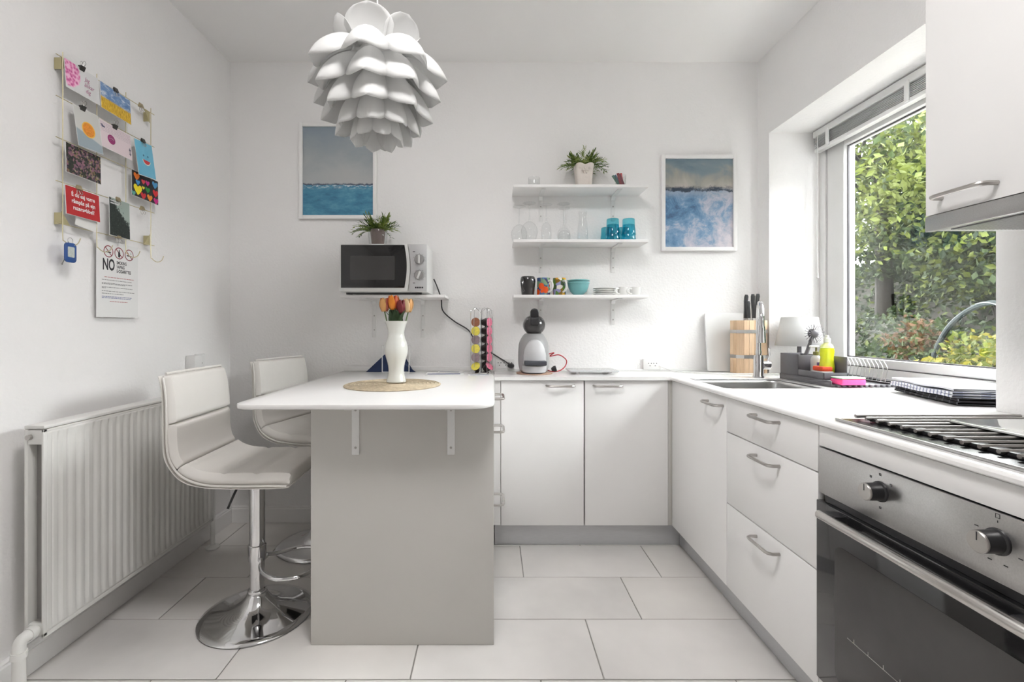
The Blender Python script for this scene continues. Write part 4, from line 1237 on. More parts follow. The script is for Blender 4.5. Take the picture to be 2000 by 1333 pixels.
def glass_pot(par):
    x, y, z = ORG[par.name]
    B().lathe([(0, 0.002), (0.041, 0.002), (0.046, 0.02), (0.050, 0.06), (0.049, 0.09), (0.046, 0.098)], (x, y, z), 28).out('glass_jar', M_GLASS, par, solid=0.0025)
    B().lathe([(0, 0.006), (0.030, 0.006), (0.032, 0.01), (0.041, 0.088), (0.042, 0.094), (0.038, 0.094), (0.036, 0.080), (0, 0.078)], (x, y, z), 28).out('pot', mat('brown_pot', srgb(124, 106, 100), 0.4, var=0.05), par)
GREENS2 = [srgb(66, 92, 44), srgb(92, 112, 52), srgb(58, 78, 42), srgb(126, 130, 66)]
frond_plant('bushy dark green plant in a brown pot inside a glass jar on the microwave', (PX(738, 2.59), 2.59, mz1 + 0.0005), (0.040, 0.090), 9, '', 60, 0.125, glass_pot, GREENS2)
# glass with sachets
gx = PX(1212, 2.64)
o = vessel(B(), [(0.024, 0.0), (0.026, 0.004), (0.030, 0.066), (0.0305, 0.068)], (gx, 2.64, z1), 24, 0.0018)
tag(o.out('sachet_glass', M_GLASS), 'small clear glass of sugar sachets on the topmost shelf', 'glass')
for k, (dx, dy, a, c) in enumerate(((-0.008, -0.002, -16, srgb(130, 50, 58)), (0.002, 0.004, -10, srgb(190, 70, 76)), (0.008, 0.0, -22, srgb(110, 44, 60)), (-0.004, 0.008, -30, srgb(92, 120, 140)), (-0.012, 0.006, -34, srgb(100, 130, 120)))):
    o = B().box(-0.007, 0.007, -0.0012, 0.0012, 0, 0.078, 0.001).xf(Matrix.Translation((gx + dx + 0.012, 2.64 + dy - 0.004, z1 + 0.005)) @ Matrix.Rotation(R(a), 4, 'Y'))
    tag(o.out('sugar_sachet', mat('sachet_%d' % k, c, 0.6)), ('dark red', 'pale red', 'plum', 'grey-blue', 'grey-green')[k] + ' sachet standing in the small glass on the topmost shelf', 'sachet', 'sachets in the small glass')
o = vessel(B(), [(0.028, 0.0), (0.030, 0.004), (0.032, 0.05), (0.032, 0.062)], (PX(1043, 2.66), 2.66, z1), 24, 0.0016)
tag(o.out('clear_tumbler', M_GLASS), 'clear glass tumbler alone on the topmost shelf', 'glass')

# ================================================================== THINGS ON THE BAR
mx_, my_ = -0.434, 2.075
pmat = mat('woven_straw', (0.50, 0.42, 0.30), 0.85, var=0.18, vscale=60, bump=0.5, bscale=160, bdist=0.002)
pm_ = thing('placemat', 'round woven straw placemat under the vase', 'placemat', (mx_, my_, ZW + 0.0005))
B().lathe([(0, 0.0), (0.205, 0.0), (0.208, 0.003), (0.205, 0.0055), (0, 0.005)], (mx_, my_, ZW + 0.0005), 56).out('mat', pmat, pm_)
for k in range(1, 12):
    r = 0.017 * k + 0.012
    B().tube([(mx_ + r * math.cos(2 * math.pi * j / 56), my_ + r * math.sin(2 * math.pi * j / 56), ZW + 0.0052) for j in range(56)], 0.0026, 5, closed=True).out('coil', pmat, pm_)
vx, vy, vz = PX(774, 2.125), 2.125, ZW + 0.0085
vp = [(0.040, 0.0), (0.0435, 0.003), (0.042, 0.012), (0.036, 0.035), (0.034, 0.055), (0.038, 0.085), (0.048, 0.120), (0.0515, 0.145), (0.048, 0.170), (0.040, 0.195), (0.0355, 0.213), (0.037, 0.230), (0.043, 0.252), (0.0495, 0.268), (0.051, 0.272)]
P = bez([(r, 0, z) for r, z in vp], 3)
o = vessel(B(), [(p.x, p.z) for p in P], (vx, vy, vz), 40, 0.0035)
tag(o.out('vase', mat('milk_glass', (0.70, 0.71, 0.67), 0.12, var=0.01, coat=0.4)), 'white waisted vase of tulips standing on the straw placemat', 'vase')
M_STEM = mat('tulip_stem', srgb(96, 120, 78), 0.5, var=0.1)
M_TLEAF = mat('tulip_leaf', srgb(70, 92, 62), 0.45, var=0.2, vscale=30, trans=0.2)
def tulip(label, dx, dy, h_, cols, lean, size=1.0):
    x, y = vx + dx, vy + dy
    t_ = thing('tulip', label, 'tulip', (vx + dx * 0.4, vy + dy * 0.4, vz + 0.20), 'tulips in the vase')
    top = Vector((x + lean, y, vz + h_))
    base = Vector((vx + dx * 0.45, vy + dy * 0.45, vz + 0.15))
    B().tube(bez([base, base.lerp(top, 0.5) + Vector((0, 0, 0.01)), top], 5), 0.0028, 7).out('stem', M_STEM, t_)
    for k in range(6):
        a = math.pi * k / 3 + 0.4
        inner = k % 2
        rr = (0.020 if inner else 0.0225) * size
        mt_ = cols[k % len(cols)]
        def f(u, v):
            ph = a + (v - 0.5) * 1.35 * (1 - 0.75 * u ** 3)
            prof_r = rr * (0.25 + 0.85 * math.sin(math.pi * (0.12 + 0.62 * u)))
            return (top.x + prof_r * math.cos(ph), top.y + prof_r * math.sin(ph), top.z + 0.060 * size * u)
        B().grid(f, 8, 6).out('petal', mt_, t_, solid=0.001, angle=180)
    for k in range(5):
        a = random.uniform(0, 6.28)
        q = base + Vector((0, 0, 0.075 + 0.012 * (k % 2)))
        def g2(u, v):
            w = 0.0125 * math.sin(math.pi * min(1, 0.15 + 0.85 * u)) * (v - 0.5) * 2
            out = 0.045 * u * u * (0.5 + 0.25 * k)
            zc_ = 0.118 * u * (1 - 0.18 * u)
            return (q.x + out * math.cos(a) * 0.8 + w * math.sin(a), q.y + out * math.sin(a) * 0.6 - w * math.cos(a), q.z + zc_)
        B().grid(g2, 7, 3).out('leaf', M_TLEAF, t_, solid=0.0008, angle=180)
pe = mat('petal_peach', srgb(224, 172, 110), 0.5, var=0.10, vscale=25, trans=0.2)
pe2 = mat('petal_pink', srgb(196, 110, 96), 0.5, var=0.12, vscale=25, trans=0.2)
oy = mat('petal_orange', srgb(230, 140, 40), 0.5, var=0.12, vscale=25, trans=0.2)
oy2 = mat('petal_vermilion', srgb(206, 92, 48), 0.5, var=0.12, vscale=25, trans=0.2)
bu = mat('petal_burgundy', srgb(120, 40, 46), 0.5, var=0.12, vscale=25, trans=0.15)
cr = mat('petal_cream', srgb(236, 208, 164), 0.5, var=0.06, vscale=25, trans=0.2)
tulip('peach and pink tulip, outermost on the stool side of the vase', -0.046, 0.0, 0.315, [pe, pe, pe2], -0.006)
tulip('orange and yellow tulip, tallest in the vase', -0.010, -0.006, 0.322, [oy, oy2], -0.002, 1.08)
tulip('dark burgundy tulip in the vase', 0.020, -0.008, 0.306, [bu], 0.004)
tulip('cream tulip, outermost on the aisle side of the vase', 0.042, 0.004, 0.312, [cr, cr, pe], 0.010)
# napkins in a holder
nx, ny = PX(773, 2.66), 2.66
nh = thing('napkin_holder', 'white wire-edged napkin holder behind the vase', 'napkin holder', (nx, ny, ZW))
for dy in (-0.022, 0.022):
    hx0, hx1 = PX(747.5, ny), PX(801, ny)
    b = B()
    for (a, c, e, f) in ((hx0, hx0 + 0.005, ZW + 0.001, ZW + 0.155), (hx1 - 0.005, hx1, ZW + 0.001, ZW + 0.155), (hx0, hx1, ZW + 0.001, ZW + 0.006), (hx0, hx1, ZW + 0.150, ZW + 0.155)):
        b.box(a, c, ny + dy - 0.002, ny + dy + 0.002, e, f, 0.0008)
    b.out('frame', M_WPLASTIC, nh)
B().box(hx0, hx1, ny - 0.024, ny + 0.024, ZW + 0.0008, ZW + 0.0028).out('tray', M_WPLASTIC, nh, smooth=False)
M_NAVY = mat('navy_paper', srgb(34, 50, 84), 0.8, var=0.15, vscale=40)
for k in range(4):
    yk = ny - 0.0135 + 0.009 * k
    xa_, xc_, xb_ = PX(716 + 1.2 * k, ny), PX(752 + 8 * k, ny), PX(813 - 2 * k, ny)
    o = B().prism([(xa_, ZW + 0.0035), (xb_, ZW + 0.0035), (xc_ + 0.03, ZW + 0.105), (xc_, ZW + 0.100)], yk - 0.0035, yk + 0.0035, 'xzy', 0.001)
    tag(o.out('paper_napkin', M_NAVY), 'navy paper napkin folded to a triangle in the holder, ' + ('frontmost', 'second from the front', 'third from the front', 'next to the wall')[k], 'napkin', 'navy napkins in the holder')
# brochures
for k, (x0, x1, y0, y1, rz, lab) in enumerate(((-0.36, -0.155, 2.50, 2.64, 4, 'white brochure with a blue cover stripe lying open on the bar behind the vase'), (-0.30, -0.16, 2.57, 2.70, -5, 'folded grey-printed leaflet lying on the white brochure'), (-0.13, 0.0, 2.475, 2.56, 2, 'thin printed sheet lying in front of the capsule tower'))):
    zz = ZW + 0.0006 + (0.0042 if k == 1 else 0)
    br = thing('brochure', lab, 'brochure', ((x0 + x1) / 2, (y0 + y1) / 2, zz))
    M_ = Matrix.Translation(((x0 + x1) / 2, (y0 + y1) / 2, 0)) @ Matrix.Rotation(R(rz), 4, 'Z') @ Matrix.Translation((-(x0 + x1) / 2, -(y0 + y1) / 2, 0))
    for q in range(3 if k < 2 else 1):
        B().box(x0 + 0.002 * q, x1 - 0.001 * q, y0 + 0.001 * q, y1, zz + 0.0013 * q, zz + 0.0013 * q + 0.001).xf(M_).out('leaf', M_PAPER, br, smooth=False)
    q = 3 if k < 2 else 1
    z_ = zz + 0.0013 * q - 0.0002
    B().box(x0 + 0.012, x1 - 0.02, y0 + 0.01, y0 + (0.05 if k != 2 else 0.06), z_, z_ + 0.0003).xf(M_).out('printed_panel', mat('print_%d' % k, (srgb(96, 104, 140), srgb(150, 150, 156), srgb(176, 178, 190))[k], 0.6, var=0.3, vscale=60), br, smooth=False)

# ================================================================== THINGS ON THE BACK WORKTOP
# capsule tower
tx0, ty0 = PX(939.5, 2.61), 2.61
ct = thing('capsule_tower', 'chrome wire capsule tower beside the coffee machine', 'capsule holder', (tx0, ty0, ZW))
B().lathe([(0, 0), (0.062, 0), (0.064, 0.003), (0.060, 0.008), (0.02, 0.012), (0.0, 0.012)], (tx0, ty0, ZW + 0.0005), 36).out('base', M_CHROME, ct)
B().cyl((tx0, ty0, ZW + 0.01), (tx0, ty0, ZW + 0.33), 0.005, n=10).out('spindle', M_CHROME, ct)
M_LIDY = mat('capsule_lid_yellow', srgb(222, 208, 84), 0.35, var=0.12, vscale=120)
M_LIDB = mat('capsule_lid_brown', srgb(150, 96, 70), 0.35, var=0.2, vscale=120)
M_LIDP = mat('capsule_lid_pink', srgb(224, 120, 148), 0.35, var=0.25, vscale=150)
M_LIDG = mat('capsule_lid_mauve', srgb(140, 122, 128), 0.35, var=0.2, vscale=120)
M_CAPS = mat('capsule_body_dark', srgb(52, 44, 44), 0.35, var=0.1)
def capsule(label, c, d, lid, grp, tilt=0.0):
    """lid faces along d"""
    d = Vector(d).normalized()
    d = (d + Vector((0, 0, tilt))).normalized()
    q = Vector((0, 0, 1)).rotation_difference(d).to_matrix().to_4x4()
    t_ = thing('coffee_capsule', label, 'coffee capsule', c, grp)
    B().lathe([(0, -0.036), (0.015, -0.036), (0.0175, -0.034), (0.0225, -0.002), (0.0255, 0.0), (0.0, 0.0)], (0, 0, 0), 22).xf(Matrix.Translation(c) @ q).out('cup', M_CAPS, t_)
    B().lathe([(0, 0.0004), (0.0252, 0.0004), (0.0252, 0.0016), (0.021, 0.0024), (0.0, 0.0018)], (0, 0, 0), 22).xf(Matrix.Translation(c) @ q).out('foil_lid', lid, t_)
cols = [(R(-112), [M_LIDY, M_LIDG, M_LIDY, M_LIDG, M_LIDY, M_LIDB], 'front', ('yellow', 'mauve', 'yellow', 'mauve', 'yellow', 'brown')),
        (R(-35), [M_LIDP] * 6, 'pink', ('pink',) * 6), (R(60), [M_LIDB] * 6, 'rear', ('brown',) * 6)]
CH = 0.0475
ords = ('lowest', 'second', 'third', 'fourth', 'fifth', 'topmost')
for ai, (a, lids, nm, cn) in enumerate(cols):
    d = Vector((math.cos(a), math.sin(a), 0))
    cc = Vector((tx0, ty0, 0)) + d * 0.032 + (Vector((-0.010, 0, 0)) if ai == 0 else Vector((0.006, 0, 0)))
    for k in range(6):
        c = cc + d * 0.016 + Vector((0, 0, ZW + 0.042 + CH * k))
        lab = 'capsule with %s lid, %s in the %s column of the wire tower' % (cn[k], ords[k] if k in (0, 5) else ords[k] + ' from below', {'front': 'mixed', 'pink': 'all-pink', 'rear': 'rear'}[nm])
        capsule(lab, c, d, lids[k], 'capsules in the wire tower', tilt=(0.75 if k == 0 and ai < 2 else 0.0))
    # guide wires of the column
    sd = Vector((-d.y, d.x, 0))
    for s_ in (-1, 1):
        w = [cc + sd * s_ * 0.021 + d * 0.019 + Vector((0, 0, ZW + 0.012)), cc + sd * s_ * 0.0275 + d * 0.020 + Vector((0, 0, ZW + 0.03)), cc + sd * s_ * 0.0275 + d * 0.020 + Vector((0, 0, ZW + 0.315)),
             cc + sd * s_ * 0.024 + d * 0.014 + Vector((0, 0, ZW + 0.345)), cc + sd * s_ * 0.012 - d * 0.01 + Vector((0, 0, ZW + 0.358)), Vector((tx0, ty0, ZW + 0.33))]
        B().tube(bez(w, 5), 0.0014, 6).out('guide_wire', M_CHROME, ct)
    B().tube(bez([cc + d * 0.021 + sd * -0.006 + Vector((0, 0, ZW + 0.02)), cc + d * 0.0215 + sd * -0.006 + Vector((0, 0, ZW + 0.32)), cc + d * 0.0 + Vector((0, 0, ZW + 0.356))], 5), 0.0014, 6).out('guide_wire', M_CHROME, ct)

# coffee machine
kx_, ky_ = PX(1042, 2.60), 2.60
o = B().lathe([(0, 0), (0.098, 0), (0.099, 0.003), (0.098, 0.005), (0, 0.005)], (kx_ + 0.004, ky_, ZW + 0.0006), 44)
tag(o.out('cork_coaster', mat('cork', srgb(176, 146, 128), 0.85, var=0.15, vscale=120)), 'round cork mat under the coffee machine', 'mat')
cm = thing('coffee_machine', 'rounded grey capsule coffee machine with a black globe head', 'coffee machine', (kx_, ky_, ZW + 0.0065))
M_CMG = mat('grey_shell', (0.30, 0.30, 0.30), 0.38, var=0.02)
M_CML = mat('pale_shell', (0.52, 0.52, 0.53), 0.38, var=0.02)
zc = ZW + 0.0065
body = bez([(0.064, 0, 0.0), (0.074, 0, 0.012), (0.083, 0, 0.05), (0.083, 0, 0.12), (0.077, 0, 0.165), (0.058, 0, 0.20), (0.045, 0, 0.212)], 5)
B().lathe([(0, 0.0)] + [(p.x, p.z) for p in body] + [(0, 0.213)], (kx_, ky_, zc), 40, 1.0, 1.12).out('body', M_CMG, cm)
# front niche: pale inset face
def arch(u, v):
    x = (u - 0.5) * 0.118
    ztop = 0.052 + 0.128 * math.sqrt(max(0.05, 1 - (abs(u - 0.5) * 1.9) ** 2.6))
    z = 0.052 + (ztop - 0.052) * v
    # follow the body curve
    r = 0.083 if z < 0.115 else 0.083 - (z - 0.115) * 0.20 - (max(0, z - 0.15) * 3.4) ** 2 * 0.25
    y = -1.12 * math.sqrt(max(1e-5, r * r - x * x)) - 0.0055
    return (kx_ + x, ky_ + y, zc + z)
B().grid(arch, 16, 12).out('inset_face', M_CML, cm, solid=0.004)
B().sphere((kx_ + 0.002, ky_ - 0.010, zc + 0.258), 0.061, 0.070, 0.056, 32, 20).out('head', M_DARKMUG, cm)
hf = B().box(kx_ - 0.026, kx_ + 0.026, ky_ - 0.085, ky_ - 0.035, zc + 0.255, zc + 0.298, 0.008, 3).out('capsule_hatch', M_BLACK, cm)
lv_ = B().prism([(kx_ - 0.022, zc + 0.285)] + [(kx_ + 0.002 + 0.023 * math.cos(R(a)), zc + 0.325 + 0.023 * math.sin(R(a))) for a in range(190, -11, -20)] + [(kx_ + 0.024, zc + 0.285)], ky_ - 0.055, ky_ - 0.02, 'xzy', 0.006, 3)
lv_.out('locking_lever', M_BLACK, cm)
B().box(kx_ - 0.058, kx_ + 0.060, ky_ - 0.125, ky_ - 0.055, zc + 0.046, zc + 0.070, 0.006, 3).out('drip_tray', mat('slate_plastic', (0.05, 0.053, 0.065), 0.35), cm)
B().lathe([(0, 0.0), (0.060, 0.0), (0.064, 0.01), (0.066, 0.035), (0, 0.036)], (kx_, ky_ - 0.045, zc + 0.006), 32).out('tray_base', M_CML, cm)
for dx in (-0.036, 0.036):
    B().sphere((kx_ + dx, ky_ - 0.083, zc + 0.098), 0.006, 0.005, 0.006, 12, 8).out('button', M_CHROME, cm)
# red cable with plug
rc = thing('red_cable', 'red fabric-covered cable looping from the coffee machine to a black plug', 'cable', (0.33, 2.66, ZW))
B().tube(bez([(PX(1064, 2.68), 2.68, ZW + 0.095), (PX(1082, 2.69), 2.69, ZW + 0.108), (PX(1074, 2.70), 2.70, ZW + 0.088), (PX(1092, 2.69), 2.69, ZW + 0.096), (PX(1106, 2.68), 2.68, ZW + 0.068), (PX(1104, 2.67), 2.67, ZW + 0.035), (PX(1094, 2.65), 2.65, ZW + 0.012), (PX(1080, 2.64), 2.64, ZW + 0.006), (PX(1070, 2.66), 2.66, ZW + 0.012)], 7), 0.0030, 7).out('lead', mat('red_fabric', srgb(178, 44, 52), 0.7, var=0.1), rc)
B().lathe([(0, -0.016), (0.010, -0.014), (0.017, 0.0), (0.017, 0.012), (0, 0.014)], (0, 0, 0), 16).xf(Matrix.Translation((PX(1082, 2.645), 2.645, ZW + 0.020)) @ Matrix.Rotation(R(75), 4, 'Y')).out('plug', M_BLACK, rc)
# kitchen scale
sx_, sy_ = PX(1154, 2.62), 2.615
ks = thing('kitchen_scale', 'flat glass kitchen scale on chrome feet beside the coffee machine', 'kitchen scale', (sx_, sy_, ZW))
B().prism(rrect(sx_ - 0.130, sx_ + 0.135, sy_ - 0.085, sy_ + 0.085, 0.014, 5), ZW + 0.013, ZW + 0.021, 'xyz', 0.0015).out('glass_plate', mat('silver_backed_glass', (0.56, 0.57, 0.58), 0.12, var=0.03, coat=0.5), ks)
for dx in (-0.085, 0.088):
    for dy in (-0.06, 0.06):
        B().lathe([(0, 0), (0.013, 0), (0.014, 0.003), (0.012, 0.0125), (0, 0.0125)], (sx_ + dx, sy_ + dy, ZW + 0.0006), 16).out('foot', M_CHROME, ks)
# leaning white board
lb_ = B().prism(rrect(PX(1381, 2.7), PX(1381, 2.7) + 0.24, 0.0, 0.335, 0.012, 4), -0.005, 0.005, 'xzy', 0.002)
lb_.xf(Matrix.Translation((0, 2.695, ZW + 0.002)) @ Matrix.Rotation(R(-7.5), 4, 'X'))
tag(lb_.out('cutting_board', mat('white_polyethylene', (0.80, 0.80, 0.79), 0.4, var=0.01)), 'white plastic cutting board leaning on the wall behind the knife block', 'cutting board')
# knife block
bx0, bx1, by0, by1 = 1.333, 1.502, 2.575, 2.672
kb_ = thing('knife_block', 'pale wooden knife block with two steel bands in the corner', 'knife block', (1.417, 2.62, ZW))
woods = [mat('beech_%d' % i, c, 0.5, var=0.10, vscale=6, stretch=(30, 30, 2)) for i, c in enumerate((srgb(210, 180, 148), srgb(220, 192, 160), srgb(202, 170, 136)))]
ch = 0.028
octo = [(bx0 + ch, by0), (bx1 - ch, by0), (bx1, by0 + ch), (bx1, by1), (bx0, by1), (bx0, by0 + ch)]
B().prism([(x + (0.003 if x < 1.417 else -0.003), y + 0.003 if y < 2.6 else y - 0.001) for x, y in octo], ZW + 0.001, ZW + 0.286).out('core', woods[2], kb_, smooth=False)
def stave(p, q, m):
    p, q = Vector((*p, 0)), Vector((*q, 0))
    d = (q - p).normalized(); nn = Vector((d.y, -d.x, 0))
    p, q = p + d * 0.0007, q - d * 0.0007
    b = B()
    b.prism([(p.x, p.y), (q.x, q.y), (q.x - nn.x * 0.004, q.y - nn.y * 0.004), (p.x - nn.x * 0.004, p.y - nn.y * 0.004)], ZW + 0.0008, ZW + 0.290)
    b.out('stave', m, kb_, smooth=False)
k = 0
for i in range(6):
    p, q = octo[i], octo[(i + 1) % 6]
    nst = max(1, int(round((Vector(q) - Vector(p)).length / 0.030)))
    for j in range(nst):
        a = Vector(p).lerp(Vector(q), j / nst); c = Vector(p).lerp(Vector(q), (j + 1) / nst)
        stave(a, c, woods[k % 3]); k += 1
for zb_ in (0.083, 0.220):
    b = B()
    off = [(x + (-0.0016 if x < 1.417 else 0.0016), y - 0.0016 if y < 2.61 else y + 0.0016) for x, y in octo]
    vo = [(x, y) for x, y in off]
    for i in range(6):
        p, q = vo[i], vo[(i + 1) % 6]
        b.poly([(p[0], p[1], ZW + zb_), (q[0], q[1], ZW + zb_), (q[0], q[1], ZW + zb_ + 0.018), (p[0], p[1], ZW + zb_ + 0.018)])
    b.out('steel_band', mat('band_steel', (0.60, 0.59, 0.58), 0.3, metal=1.0), kb_, smooth=False, solid=0.0008)
for i, (x, y, hh, lean, lab) in enumerate(((1.392, 2.625, 0.142, 3, 'thick black-handled knife at the wall end of the knife block'), (1.400, 2.60, 0.105, -3, 'short black-handled knife at the front of the knife block'), (1.440, 2.625, 0.145, -2, 'tall black-handled knife beside the tap'), (1.463, 2.64, 0.148, 3, 'slim black-handled knife nearest the window wall'))):
    kn = thing('kitchen_knife', lab, 'knife', (x, y, ZW + 0.290), 'knives in the block')
    Mx = Matrix.Translation((x, y, ZW + 0.2905)) @ Matrix.Rotation(R(lean), 4, 'Y')
    B().prism([(-0.007, 0), (0.007, 0), (0.0075, 0.012), (-0.0075, 0.012)], -0.006, 0.006, 'xzy', 0.001).xf(Mx).out('bolster', M_STEEL, kn)
    B().prism([(-0.0075, 0.012), (0.0075, 0.012), (0.0085, hh * 0.35), (0.0075, hh * 0.7), (0.010, hh - 0.012), (0.006, hh), (-0.006, hh), (-0.0095, hh - 0.012), (-0.0105, hh * 0.75), (-0.008, hh * 0.4)], -0.007, 0.007, 'xzy', 0.003).xf(Mx).out('handle', M_BLACK, kn)

# table lamp in the niche
lx_, ly_ = 1.622, 2.518
tl = thing('table_lamp', 'small table lamp with a white tapered shade in the window niche', 'lamp', (lx_, ly_, ZW))
B().lathe([(0, 0), (0.055, 0), (0.056, 0.006), (0.030, 0.012), (0.014, 0.03), (0.011, 0.10), (0.010, 0.16), (0, 0.16)], (lx_, ly_, ZW + 0.0006), 26).out('base', M_GREY, tl)
B().lathe([(0.112, 0.155), (0.083, 0.305)], (lx_, ly_, ZW), 40).out('shade', mat('lamp_shade_fabric', (0.82, 0.82, 0.81), 0.8, var=0.01, trans=0.35), tl, solid=0.002)
b = B().cyl((lx_ - 0.08, ly_, ZW + 0.29), (lx_ + 0.08, ly_, ZW + 0.29), 0.0015, n=6).cyl((lx_, ly_, ZW + 0.16), (lx_, ly_, ZW + 0.29), 0.004, n=8)
b.out('shade_carrier', M_WPLASTIC, tl)

# ================================================================== DISH RACK BY THE WINDOW
z0 = ZW + 0.0006
dx0, dx1, dy0, dy1 = 1.425, 1.765, 2.005, 2.365
dk = thing('dish_drainer', 'dark grey dish drainer with a cutlery caddy and steel plate wires', 'dish rack', (1.6, 2.18, z0))
b = B().box(dx0, dx1, dy0, dy1, z0, z0 + 0.006, 0.002)
for (x0, x1, y0, y1, hh) in ((dx0, dx0 + 0.006, dy0, dy1, 0.026), (dx1 - 0.006, dx1, dy0, dy1, 0.020), (dx0, dx1, dy1 - 0.006, dy1, 0.026), (dx0, dx1, dy0, dy0 + 0.006, 0.010)):
    b.box(x0, x1, y0, y1, z0 + 0.004, z0 + hh, 0.002)
b.out('tray', M_GREY, dk)
for k in range(14):
    x = dx0 + 0.02 + k * 0.0235
    B().box(x, x + 0.012, dy0 - 0.012, dy0 + 0.002, z0, z0 + 0.011, 0.002).out('drip_ridge', M_GREY, dk)
cx0, cx1 = dx0 + 0.003, dx0 + 0.105
cd = B()
ty1 = dy1 - 0.002
for (x0, x1, y0, y1, za, zc_) in ((cx0, cx0 + 0.004, 2.225, ty1, 0.026, 0.126), (cx1 - 0.004, cx1, 2.052, ty1, 0.026, 0.124), (cx0, cx1, ty1 - 0.004, ty1, 0.026, 0.126), (cx0, cx1, 2.225, 2.229, 0.026, 0.122),
                                (cx0, cx0 + 0.004, 2.052, 2.225, 0.026, 0.056), (cx0, cx1, 2.052, 2.056, 0.026, 0.056), (cx0, cx1, 2.052, ty1, 0.024, 0.030)):
    cd.box(x0, x1, y0, y1, z0 + za, z0 + zc_, 0.0015)
cd.out('cutlery_caddy', M_GREY, dk)
wx = 1.695
for k in range(12):
    y = 2.045 + k * 0.0235
    B().tube(bez([(wx - 0.010, y, z0 + 0.012), (wx - 0.004, y, z0 + 0.045), (wx + 0.004, y + 0.004, z0 + 0.075), (wx + 0.003, y + 0.022, z0 + 0.104)], 4), 0.0017, 6).out('plate_wire', M_STEEL, dk)
B().box(wx - 0.016, wx - 0.004, 2.02, 2.34, z0 + 0.008, z0 + 0.018, 0.003).out('wire_bar', M_BLACK, dk)
B().box(wx + 0.044, wx + 0.056, 2.02, 2.34, z0 + 0.008, z0 + 0.018, 0.003).out('wire_bar', M_BLACK, dk)
zt = z0 + 0.0305
# washing-up brush
bh = Vector((PX(1588, 2.27), 2.27, PZ(652, 2.27)))
wb = thing('dish_brush', 'grey washing-up brush standing bristles-up in the caddy', 'brush', (1.49, 2.28, zt))
B().tube([(1.487, 2.285, zt + 0.004), (1.497, 2.280, zt + 0.08), (bh.x - 0.004, 2.272, bh.z - 0.02)], [0.010, 0.009, 0.007], 10).out('handle', M_GREY, wb)
B().sphere(bh, 0.024, 0.018, 0.024, 16, 10).out('head', M_GREY, wb)
for ring, (n, tilt) in enumerate(((20, 0.15), (16, 0.55))):
    for k in range(n):
        a = 2 * math.pi * (k + 0.5 * ring) / n
        d = Vector((math.cos(a), -tilt, math.sin(a))).normalized()
        B().tube([bh + d * 0.020, bh + d * 0.046], 0.0013, 5).out('bristle', M_GREY, wb)
# soap bottle
M_SOAP = mat('lime_soap', srgb(186, 192, 24), 0.25, var=0.06, vscale=20, coat=0.4)
ox, oy_ = PX(1616, 2.12) - 0.002, 2.12
sb_ = thing('dish_soap_bottle', 'bottle of lime-yellow washing-up liquid with a pale cap', 'bottle', (ox, oy_, zt))
B().lathe([(0, 0), (0.028, 0), (0.031, 0.004), (0.032, 0.05), (0.028, 0.085), (0.031, 0.115), (0.028, 0.128), (0.0, 0.130)], (ox, oy_, zt + 0.001), 24, 1.0, 0.66).out('liquid', M_SOAP, sb_)
B().lathe([(0.0285, 0.130), (0.024, 0.142), (0.014, 0.150), (0.0125, 0.153), (0, 0.153)], (ox, oy_, zt + 0.001), 24, 1.0, 0.7).out('shoulder', mat('clear_yellow_plastic', srgb(240, 242, 180), 0.2, var=0.02, trans=0.3), sb_)
B().lathe([(0, 0.1535), (0.0135, 0.1535), (0.0135, 0.172), (0.009, 0.174), (0.007, 0.186), (0, 0.187)], (ox, oy_, zt + 0.001), 18).out('cap', mat('pale_cap', srgb(222, 224, 206), 0.35), sb_)
# pump bottle
ux, uy = PX(1594, 2.19), 2.19
pb = thing('pump_bottle', 'clear soap pump bottle between the brush and the lime bottle', 'bottle', (ux, uy, zt))
B().lathe([(0, 0), (0.020, 0), (0.022, 0.004), (0.022, 0.075), (0.017, 0.088), (0.010, 0.092), (0, 0.092)], (ux, uy, zt + 0.001), 20).out('body', mat('clear_soap', srgb(226, 224, 222), 0.15, var=0.02, trans=0.4), pb)
B().box(ux - 0.012, ux + 0.012, uy - 0.0235, uy - 0.0222, zt + 0.02, zt + 0.062).out('print', mat('violet_print', srgb(90, 80, 130), 0.5), pb, smooth=False)
B().lathe([(0, 0.0925), (0.012, 0.0925), (0.012, 0.108), (0.004, 0.110), (0.004, 0.128), (0, 0.128)], (ux, uy, zt + 0.001), 14).out('collar', mat('olive_collar', srgb(110, 106, 60), 0.4), pb)
B().box(ux - 0.030, ux + 0.010, uy - 0.006, uy + 0.006, zt + 0.1292, zt + 0.138, 0.003).out('nozzle', M_WPLASTIC, pb)
# orange scourer
sp = thing('red_scourer', 'orange-red scrubbing pad in the caddy', 'scourer', (1.475, 2.14, zt))
B().box(1.446, 1.500, 2.088, 2.164, zt + 0.001, zt + 0.020, 0.005, 2).out('pad', mat('vermilion_sponge', srgb(224, 84, 52), 0.9, var=0.08, bump=0.5, bscale=200), sp)
B().box(1.448, 1.498, 2.090, 2.162, zt + 0.0205, zt + 0.027, 0.002).out('white_layer', M_PAPER, sp)
B().box(1.450, 1.496, 2.092, 2.160, zt + 0.0275, zt + 0.048, 0.005, 2).out('pad', MATS['vermilion_sponge'], sp)
